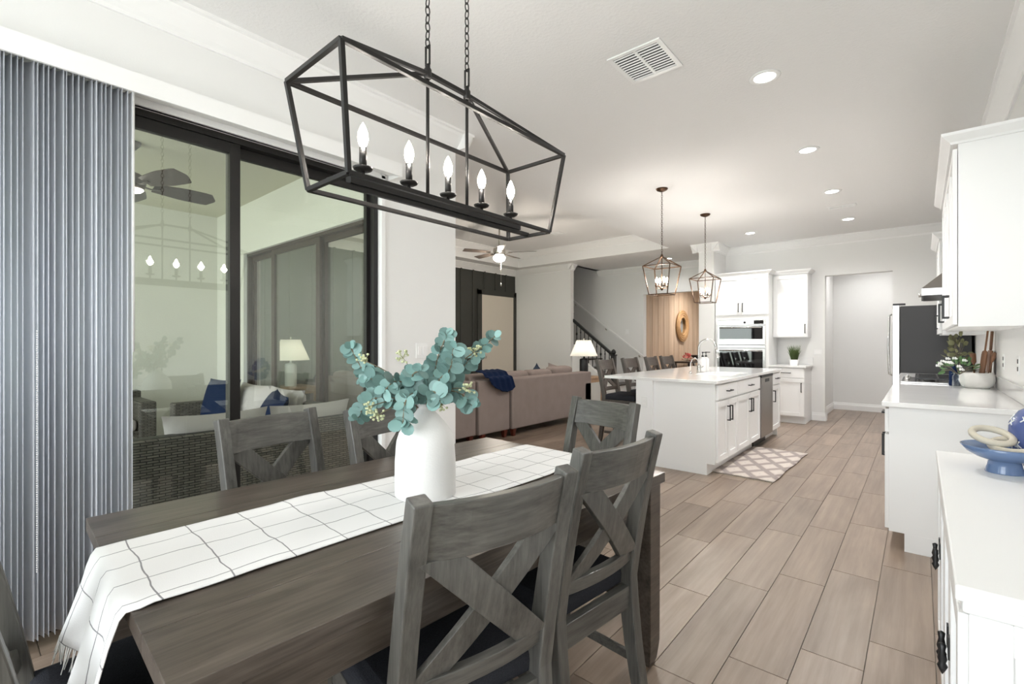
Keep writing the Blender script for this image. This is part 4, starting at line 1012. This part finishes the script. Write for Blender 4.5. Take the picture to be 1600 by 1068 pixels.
for i, (y, lab) in enumerate(((5.05, 'white double outlet on the backsplash wall near the stone crock'), (4.35, 'white wall outlet above the counter end, nearer the sideboard'))):
    o = thing('power_outlet', lab, 'outlet', (.47, y, 1.14), 0, 'outlets over the counter'); MB().box(-.006, 0, -.036, .036, -.058, .058).build('cover_plate', 'white', o, .002)
    for z in (-.024, .024): MB().box(-.008, -.005, -.016, .016, z-.014, z+.014).build('socket', 'graphite', o, .003)
o = thing('power_outlet', 'white outlet on the wall beside the potted grass', 'outlet', (-1.28, 9.19, 1.12)); MB().box(-.055, .055, -.006, 0, -.04, .04).build('cover_plate', 'white', o, .002)
MB().box(-.03, .03, -.008, -.005, -.016, .016).build('socket', 'trim', o)
o = thing('light_switch', 'white light switch on the column wall behind the eucalyptus', 'switch', (-2.9, 2.32, 1.22)); MB().box(0, .006, -.055, .055, -.058, .058).build('cover_plate', 'white', o, .002)
for y in (-.023, .023): MB().box(.005, .010, y-.016, y+.016, -.033, .033).build('rocker', 'trim', o, .002)
o = thing('light_switch', 'white light switch on the stairwell wall above the handrail end', 'switch', (-5.15, 10.1, 1.52)); MB().box(-.04, .04, -.006, 0, -.058, .058).build('cover_plate', 'white', o, .002)
MB().box(-.016, .016, -.01, -.005, -.033, .033).build('rocker', 'trim', o, .002)

# ---------------------------------------------------------------- rug
rg = MB(); n1, n2 = 10, 26; vs = []; fs = []
for j in range(n2+1):
    for i in range(n1+1):
        x = -.285+.57*i/n1; y = -.74+1.48*j/n2; vs.append((x+.006*math.sin(j*.5), y, .007+.0015*math.sin(i*1.7+j*.8)))
for j in range(n2):
    for i in range(n1): a = j*(n1+1)+i; fs.append((a, a+1, a+n1+2, a+n1+1))
ru = thing('kitchen_rug', 'cream and grey diamond-patterned kitchen runner rug beside the island', 'rug', (-1.285, 5.60, 0), math.radians(-1.5))
o = rg.add(vs, fs, True).build('pile', 'rug', ru); md = o.modifiers.new('solid', 'SOLIDIFY'); md.thickness = .007; md.offset = -1
m = MB(); r4 = random.Random(9)
for s_ in (-1, 1):
    for i in range(44):
        x = -.28+i*.013; m.tube([(x, s_*.74, .005), (x+r4.uniform(-.008, .008), s_*(.765+r4.uniform(0, .012)), .003)], .0022, 4)
m.build('tassels', 'beads', ru)['kind'] = 'stuff'

# ---------------------------------------------------------------- sideboard and its decor
sb = thing('sideboard', 'long white painted sideboard with panelled doors and black drop pulls', 'sideboard', (.26, 2.0, 0))
vs = []; fs = []
MB().box(-.21, .205, -.75, .75, .79, .82).build('top', 'white', sb, .004); MB().box(-.20, .20, -.74, .74, .765, .79).build('top_moulding', 'white', sb, .006)
MB().box(-.185, .19, -.725, .725, .06, .765).build('body', 'white', sb, .002); MB().box(-.20, .195, -.735, .735, 0, .07).build('plinth', 'white', sb, .004)
for sy, y0 in ((-1, -.725), (1, .725)):
    a, b_ = (y0-.012, y0) if sy < 0 else (y0, y0+.012)
    m = MB().box(-.19, -.13, a, b_, .07, .765).box(.13, .19, a, b_, .07, .765).box(-.13, .13, a, b_, .07, .13).box(-.13, .13, a, b_, .705, .765); m.build('side_frame', 'white', sb, .002)
for i in range(4):
    a, b_ = -.715+i*.358, -.715+(i+1)*.358-.008
    m = MB(); f = .05; x0, x1 = -.205, -.185
    m.box(x0, x1, a, a+f, .085, .755).box(x0, x1, b_-f, b_, .085, .755).box(x0, x1, a+f, b_-f, .085, .085+f).box(x0, x1, a+f, b_-f, .755-f, .755).box(x0+.012, x1, a+f, b_-f, .085+f, .755-f)
    d_ = m.build('door', 'white', sb, .003); py = b_-.028 if i % 2 == 0 else a+.028
    m = MB().box(x0-.004, x0, py-.011, py+.011, .50, .555).lathe([(0, -.03), (.006, -.02), (.011, -.008), (.007, .0), (.01, .01), (.006, .03), (.008, .045), (0, .05)], 10, (x0-.014, py, .485)); m.build('drop_pull', 'black', d_)
bw = thing('pedestal_bowl', 'glossy blue footed bowl standing on the white sideboard', 'bowl', (.228, 2.44, .82))
MB().lathe([(0, 0), (.052, 0), (.052, .003), (.046, .022), (.043, .040), (.05, .044), (.075, .052), (.10, .068), (.118, .092), (.114, .094), (.095, .073), (.07, .060), (.04, .052), (0, .050)], 40).build('bowl', 'bluegloss', bw)
for i, (dx, dy, dz, rx, ry_, lab) in enumerate(((.018, .0, .098, .26, -.05, 'larger pale wooden ring lying in the blue footed bowl'), (-.03, .02, .124, .34, .16, 'pale wooden ring tilted on top of the other in the blue bowl'))):
    pts = [(math.cos(2*PI*k/24)*.054, math.sin(2*PI*k/24)*.054, 0) for k in range(24)]
    o = MB().tube(pts, .0115, 10, closed=True).build('wooden_ring', 'beads'); o.location = (.228+dx, 2.44+dy, .82+dz); o.rotation_euler = (rx, ry_, 0); tag(o, lab, 'ornament', 'rings in the blue bowl')
bv = thing('painted_vase', 'round blue vase with white brushed cross marks on the sideboard', 'vase', (.345, 2.52, .82))
prof = [(0, 0), (.045, 0), (.055, .005), (.085, .06), (.102, .12), (.10, .17), (.075, .215), (.045, .235), (.04, .25), (.047, .262), (.04, .262), (.034, .245), (0, .24)]
MB().lathe(prof, 36).build('body', 'bluevase', bv)
def rad(z):
    for (r0, z0), (r1, z1) in zip(prof, prof[1:]):
        if z0 <= z <= z1: return r0+(r1-r0)*(z-z0)/(z1-z0)
    return .1
def mark(a, z, strokes):
    m = MB()
    for (u0, v0, u1, v1) in strokes:
        pts = []
        for k in range(4):
            t_ = k/3; u = u0+(u1-u0)*t_; w_ = z+v0+(v1-v0)*t_; r_ = rad(w_)+.0006; an = a+u/r_; pts.append((math.cos(an)*r_, math.sin(an)*r_, w_))
        m.tube(pts, .0022, 5)
    m.build('white_mark', 'petal', bv)
Xm = [(-.010, -.009, .010, .009), (-.010, .009, .010, -.009)]
Km = [(-.012, -.012, -.012, .012), (-.006, -.012, -.006, .012), (0, -.014, .0, .014), (.0, 0, .012, .012), (.0, 0, .012, -.012)]
Fm = [(-.016, -.014, .014, .018), (-.006, -.004, -.008, .012), (.002, .004, .0, .02), (-.002, 0, .012, -.002), (.006, .008, .020, .006)]
for i in range(7):
    a = -2.9+i*.9; mark(a, .175, Xm); mark(a+.3, .10, Km); mark(a-.18, .085, Fm); mark(a+.5, .19, Xm)

# ---------------------------------------------------------------- sectional sofa
so = thing('sectional_sofa', 'large mauve-taupe fabric sectional sofa with its back to the kitchen', 'sofa', (-4.2, 4.9, 0))
def soft(x0, x1, y0, y1, z0, z1, nm, mat='sofa', bev=.02, par=so, rz=0):
    o = MB().box(x0, x1, y0, y1, z0, z1).build(nm, mat, par, bev, seg=3); return o
soft(-.22, 0, .012, 2.05, .10, .79, 'back_panel'); soft(-.95, -.2, .012, 2.05, .10, .30, 'seat_base'); soft(-.95, 0, 1.85, 2.05, .10, .62, 'arm')
soft(-.25, -.035, -.60, 0, .10, .79, 'back_panel'); soft(-.95, -.25, -.60, 0, .10, .30, 'seat_base')
soft(-1.0, -.06, -1.48, -.612, .10, .79, 'corner_panel') if False else None
soft(-.29, -.07, -1.5, -.612, .10, .79, 'back_panel'); soft(-.95, -.29, -1.5, -.612, .10, .30, 'seat_base')
soft(-2.5, -.29, -1.5, -1.28, .10, .79, 'back_panel'); soft(-2.5, -.95, -1.28, -.62, .10, .30, 'seat_base'); soft(-2.65, -2.45, -1.5, -.6, .10, .60, 'arm')
for i, (a, b_) in enumerate(((.04, .68), (.69, 1.27), (1.28, 1.85), (-.58, .0), (-1.2, -.61))):
    soft(-.94, -.23, a, b_, .30, .45, 'seat_cushion', bev=.04)
    o = MB().box(-.10, .10, -(b_-a)/2+.004, (b_-a)/2-.004, 0, .42+(.03 if i == 2 else 0)).build('back_cushion', 'sofa', so, .06, seg=4); o.location = (-.36, (a+b_)/2, .44); o.rotation_euler = (0, .10, 0)
for i, (a, b_) in enumerate(((-2.44, -1.7), (-1.69, -.96))):
    soft(a, b_, -1.27, -.62, .30, .45, 'seat_cushion', bev=.04)
    o = MB().box(-(b_-a)/2+.004, (b_-a)/2-.004, -.10, .10, 0, .42).build('back_cushion', 'sofa', so, .06, seg=4); o.location = ((a+b_)/2, -1.14, .44); o.rotation_euler = (.10, 0, 0)
for x, y in ((-.05, .08), (-.08, -.07), (-.08, -.5), (-.12, -.68), (-.05, 1.95), (-.9, 1.95), (-.15, -1.42), (-2.4, -1.42), (-2.4, -.7)):
    MB().add([(x+a*r, y+b_*r, z) for z, r in ((0, .022), (.10, .034)) for a, b_ in ((-1, -1), (1, -1), (1, 1), (-1, 1))], [(3, 2, 1, 0), (4, 5, 6, 7)]+[(j, (j+1) % 4, 4+(j+1) % 4, 4+j) for j in range(4)]).build('foot', 'cherry', so, .003)
def pillow(lab, loc, rot, w, h, t_, mat, cat='pillow', name='throw_pillow'):
    o = pillow_mb(w, h, t_).build(name, mat); o.location = loc; o.rotation_euler = rot; tag(o, lab, cat); return o
pillow('taupe throw pillow standing up behind the navy blanket on the sofa', (-5.5, 4.75, .56), (0, -.25, PI/2+.2), .5, .5, .16, 'sofa')
pillow('slate blue throw pillow tipped corner-up on the sofa', (-4.75, 6.05, .52), (.0, .75, PI/2+.1), .40, .40, .14, 'slate')
pillow('dusty pink throw pillow beside the slate pillow on the sofa', (-4.72, 6.62, .50), (0, .2, PI/2-.2), .46, .40, .15, 'sofa')
# navy throw draped over the back
bm_ = MB(); nx, ns = 14, 26; vs = []; fs = []
for j in range(ns+1):
    s_ = j/ns
    for i in range(nx+1):
        u = i/nx; y = 4.38+.46*u+.10*s_
        L = s_*.62; x, z = -4.42+L*.9, .80+.10*(1-s_)
        if L > .24: x, z = -4.183+.012*math.sin(u*PI), .815-(L-.24)*(.22+.28*math.sin(u*2.6))
        elif L > .18: x, z = -4.42+.162+(L-.18)*1.2, .817
        x += .010*math.sin(u*26)*min(1, s_*3); z += .007*math.sin(u*26+1)
        vs.append((x, y, z))
for j in range(ns):
    for i in range(nx): a = j*(nx+1)+i; fs.append((a, a+1, a+nx+2, a+nx+1))
o = bm_.add(vs, fs, True).build('throw_blanket', 'navy'); md = o.modifiers.new('solid', 'SOLIDIFY'); md.thickness = .02
md = o.modifiers.new('sub', 'SUBSURF'); md.levels = 1; md.render_levels = 1
tag(o, 'navy blue ribbed throw blanket draped over the sofa back', 'blanket')
def lamp(loc, lab, body='black', power=22):
    t = thing('table_lamp', lab, 'lamp', loc)
    MB().lathe([(0, 0), (.075, 0), (.078, .01), (.078, .30), (.07, .32), (.02, .33), (.012, .34), (.012, .40)], 24).build('base', body, t)
    MB().lathe([(.25, .37), (.13, .66), (.127, .66), (.247, .37)], 36).build('shade', 'shade', t); MB().lathe([(0, .70), (.012, .69), (.008, .675), (.004, .67), (.004, .40)], 10).build('finial', 'nickel', t)
    MB().lathe([(.012, .40), (.03, .44), (.03, .50), (0, .53)], 12).build('bulb', 'bulb', t)
    light('lamp_light', 'POINT', (loc[0], loc[1], loc[2]+.50), power, (1, .93, .82), shadow_soft_size=.05)
def end_table(loc, lab, h=.66, mat='oak'):
    t = thing('end_table', lab, 'side table', loc); MB().box(-.27, .27, -.27, .27, h-.03, h).build('top', mat, t, .004); MB().box(-.24, .24, -.24, .24, h-.10, h-.03).build('apron', mat, t, .002); MB().box(-.25, .25, -.25, .25, .14, .16).build('shelf', mat, t, .003)
    for a in (-1, 1):
        for b_ in (-1, 1): MB().box(a*.24-.02, a*.24+.02, b_*.24-.02, b_*.24+.02, 0, h-.03).build('leg', mat, t, .004)
end_table((-4.68, 7.48, 0), 'light wooden end table carrying the black lamp beside the sofa'); lamp((-4.68, 7.48, .66), 'black table lamp with white shade at the sofa end near the stairs')
end_table((-6.80, 3.1, 0), 'light wooden end table seen through the lanai glass by the dark wall', .66); lamp((-6.80, 3.1, .66), 'table lamp with lit cream shade seen through the lanai glass doors', 'white', 9)

# ---------------------------------------------------------------- back room: mirror and console
mr = thing('rattan_mirror', 'round mirror in a wide woven rattan frame on the tan panelled wall', 'mirror', (-4.735, 12.35, 1.70))
for i, (r_, k) in enumerate(((.24, .03), (.295, .035), (.35, .035), (.395, .022))):
    MB().tube([(.02, math.cos(2*PI*j/40)*r_, math.sin(2*PI*j/40)*r_) for j in range(40)], k, 8, closed=True).build('rattan_ring', 'rattan', mr)
o = MB().lathe([(0, 0), (.235, 0), (.235, .012), (0, .012)], 36).build('mirror_glass', 'mirror', mr); o.rotation_euler = (0, PI/2, 0)
cs = thing('console_table', 'dark wooden console table below the rattan mirror', 'table', (-4.50, 12.4, 0))
MB().box(-.2, .2, -.7, .7, .76, .80).build('top', 'darkbrown', cs, .004)
for a in (-1, 1):
    for b_ in (-1, 1): MB().box(a*.17-.025, a*.17+.025, b_*.64-.025, b_*.64+.025, 0, .76).build('leg', 'darkbrown', cs, .003)
    MB().bar((0, a*.64, .1), (0, a*.2, .74), .03).build('brace', 'white', cs)
db = thing('dark_bowl', 'dark wide bowl on a stand on the console table', 'bowl', (-4.48, 12.75, .80)); MB().lathe([(0, 0), (.06, 0), (.03, .03), (.03, .05), (.13, .08), (.18, .14), (.17, .14), (.12, .095), (0, .07)], 24).build('bowl', 'darkbrown', db)
bouquet('red_flowers', 'coral red flower arrangement on the console table under the mirror', (-4.48, 12.0, .80), 26, 'pink', .03, .12, .22, 0, .8)

# ---------------------------------------------------------------- lanai furniture
def wsofa(lab, loc, rz, w, cushions, name='wicker_sofa'):
    t = thing(name, lab, 'outdoor sofa', loc, rz)       # faces +Y locally, back at y=-.4
    MB().box(-w/2, w/2, -.40, -.27, .05, .70).build('back', 'wicker', t, .02); MB().box(-w/2+.1, w/2-.1, -.28, .40, .08, .30).build('seat_base', 'wicker', t, .01)
    for s_ in (-1, 1): MB().box(s_*w/2-s_*.0, s_*w/2-s_*.16, -.27, .42, .05, .62).build('arm', 'wicker', t, .02)
    n = cushions; cw = (w-.34)/n
    for i in range(n):
        x = -w/2+.17+cw*(i+.5)
        MB().box(x-cw/2+.004, x+cw/2-.004, -.25, .40, .30, .43).build('seat_cushion', 'cushion', t, .04, seg=3)
        o = pillow_mb(cw*.98, .45, .2).build('back_cushion', 'cushion', t); o.location = (x, -.2, .37); o.rotation_euler = (.16, 0, 0)
    return t
wsofa('grey wicker sofa with its woven back against the sliding glass door', (-3.92, 1.50, 0), PI/2, 1.66, 2)
wsofa('grey wicker loveseat along the far lanai doors with blue pillow', (-5.33, 1.95, 0), PI, 1.9, 2)
wsofa('grey wicker armchair at the lanai end wall with grey pillow', (-6.95, 1.0, 0), -PI/2, .95, 1, 'wicker_armchair')
pillow('bright navy blue square pillow on the lanai loveseat', (-5.92, 1.86, .43), (-.3, 0, .35), .48, .46, .16, 'navy'); pillow('navy and white pillow lying at the other end of the lanai loveseat', (-4.65, 1.82, .44), (-.5, .1, -.2), .46, .42, .16, 'navy')
pillow('dark grey pillow on the lanai wicker armchair', (-6.78, .85, .43), (-.25, 0, -PI/2), .45, .42, .15, 'greycushion')
tb = thing('wicker_coffee_table', 'low wicker coffee table standing between the lanai seats', 'table', (-5.3, .75, 0)); MB().box(-.4, .4, -.3, .3, .05, .38).build('base', 'wicker', tb, .01); MB().box(-.42, .42, -.32, .32, .38, .41).build('top', 'blackglass', tb, .004)
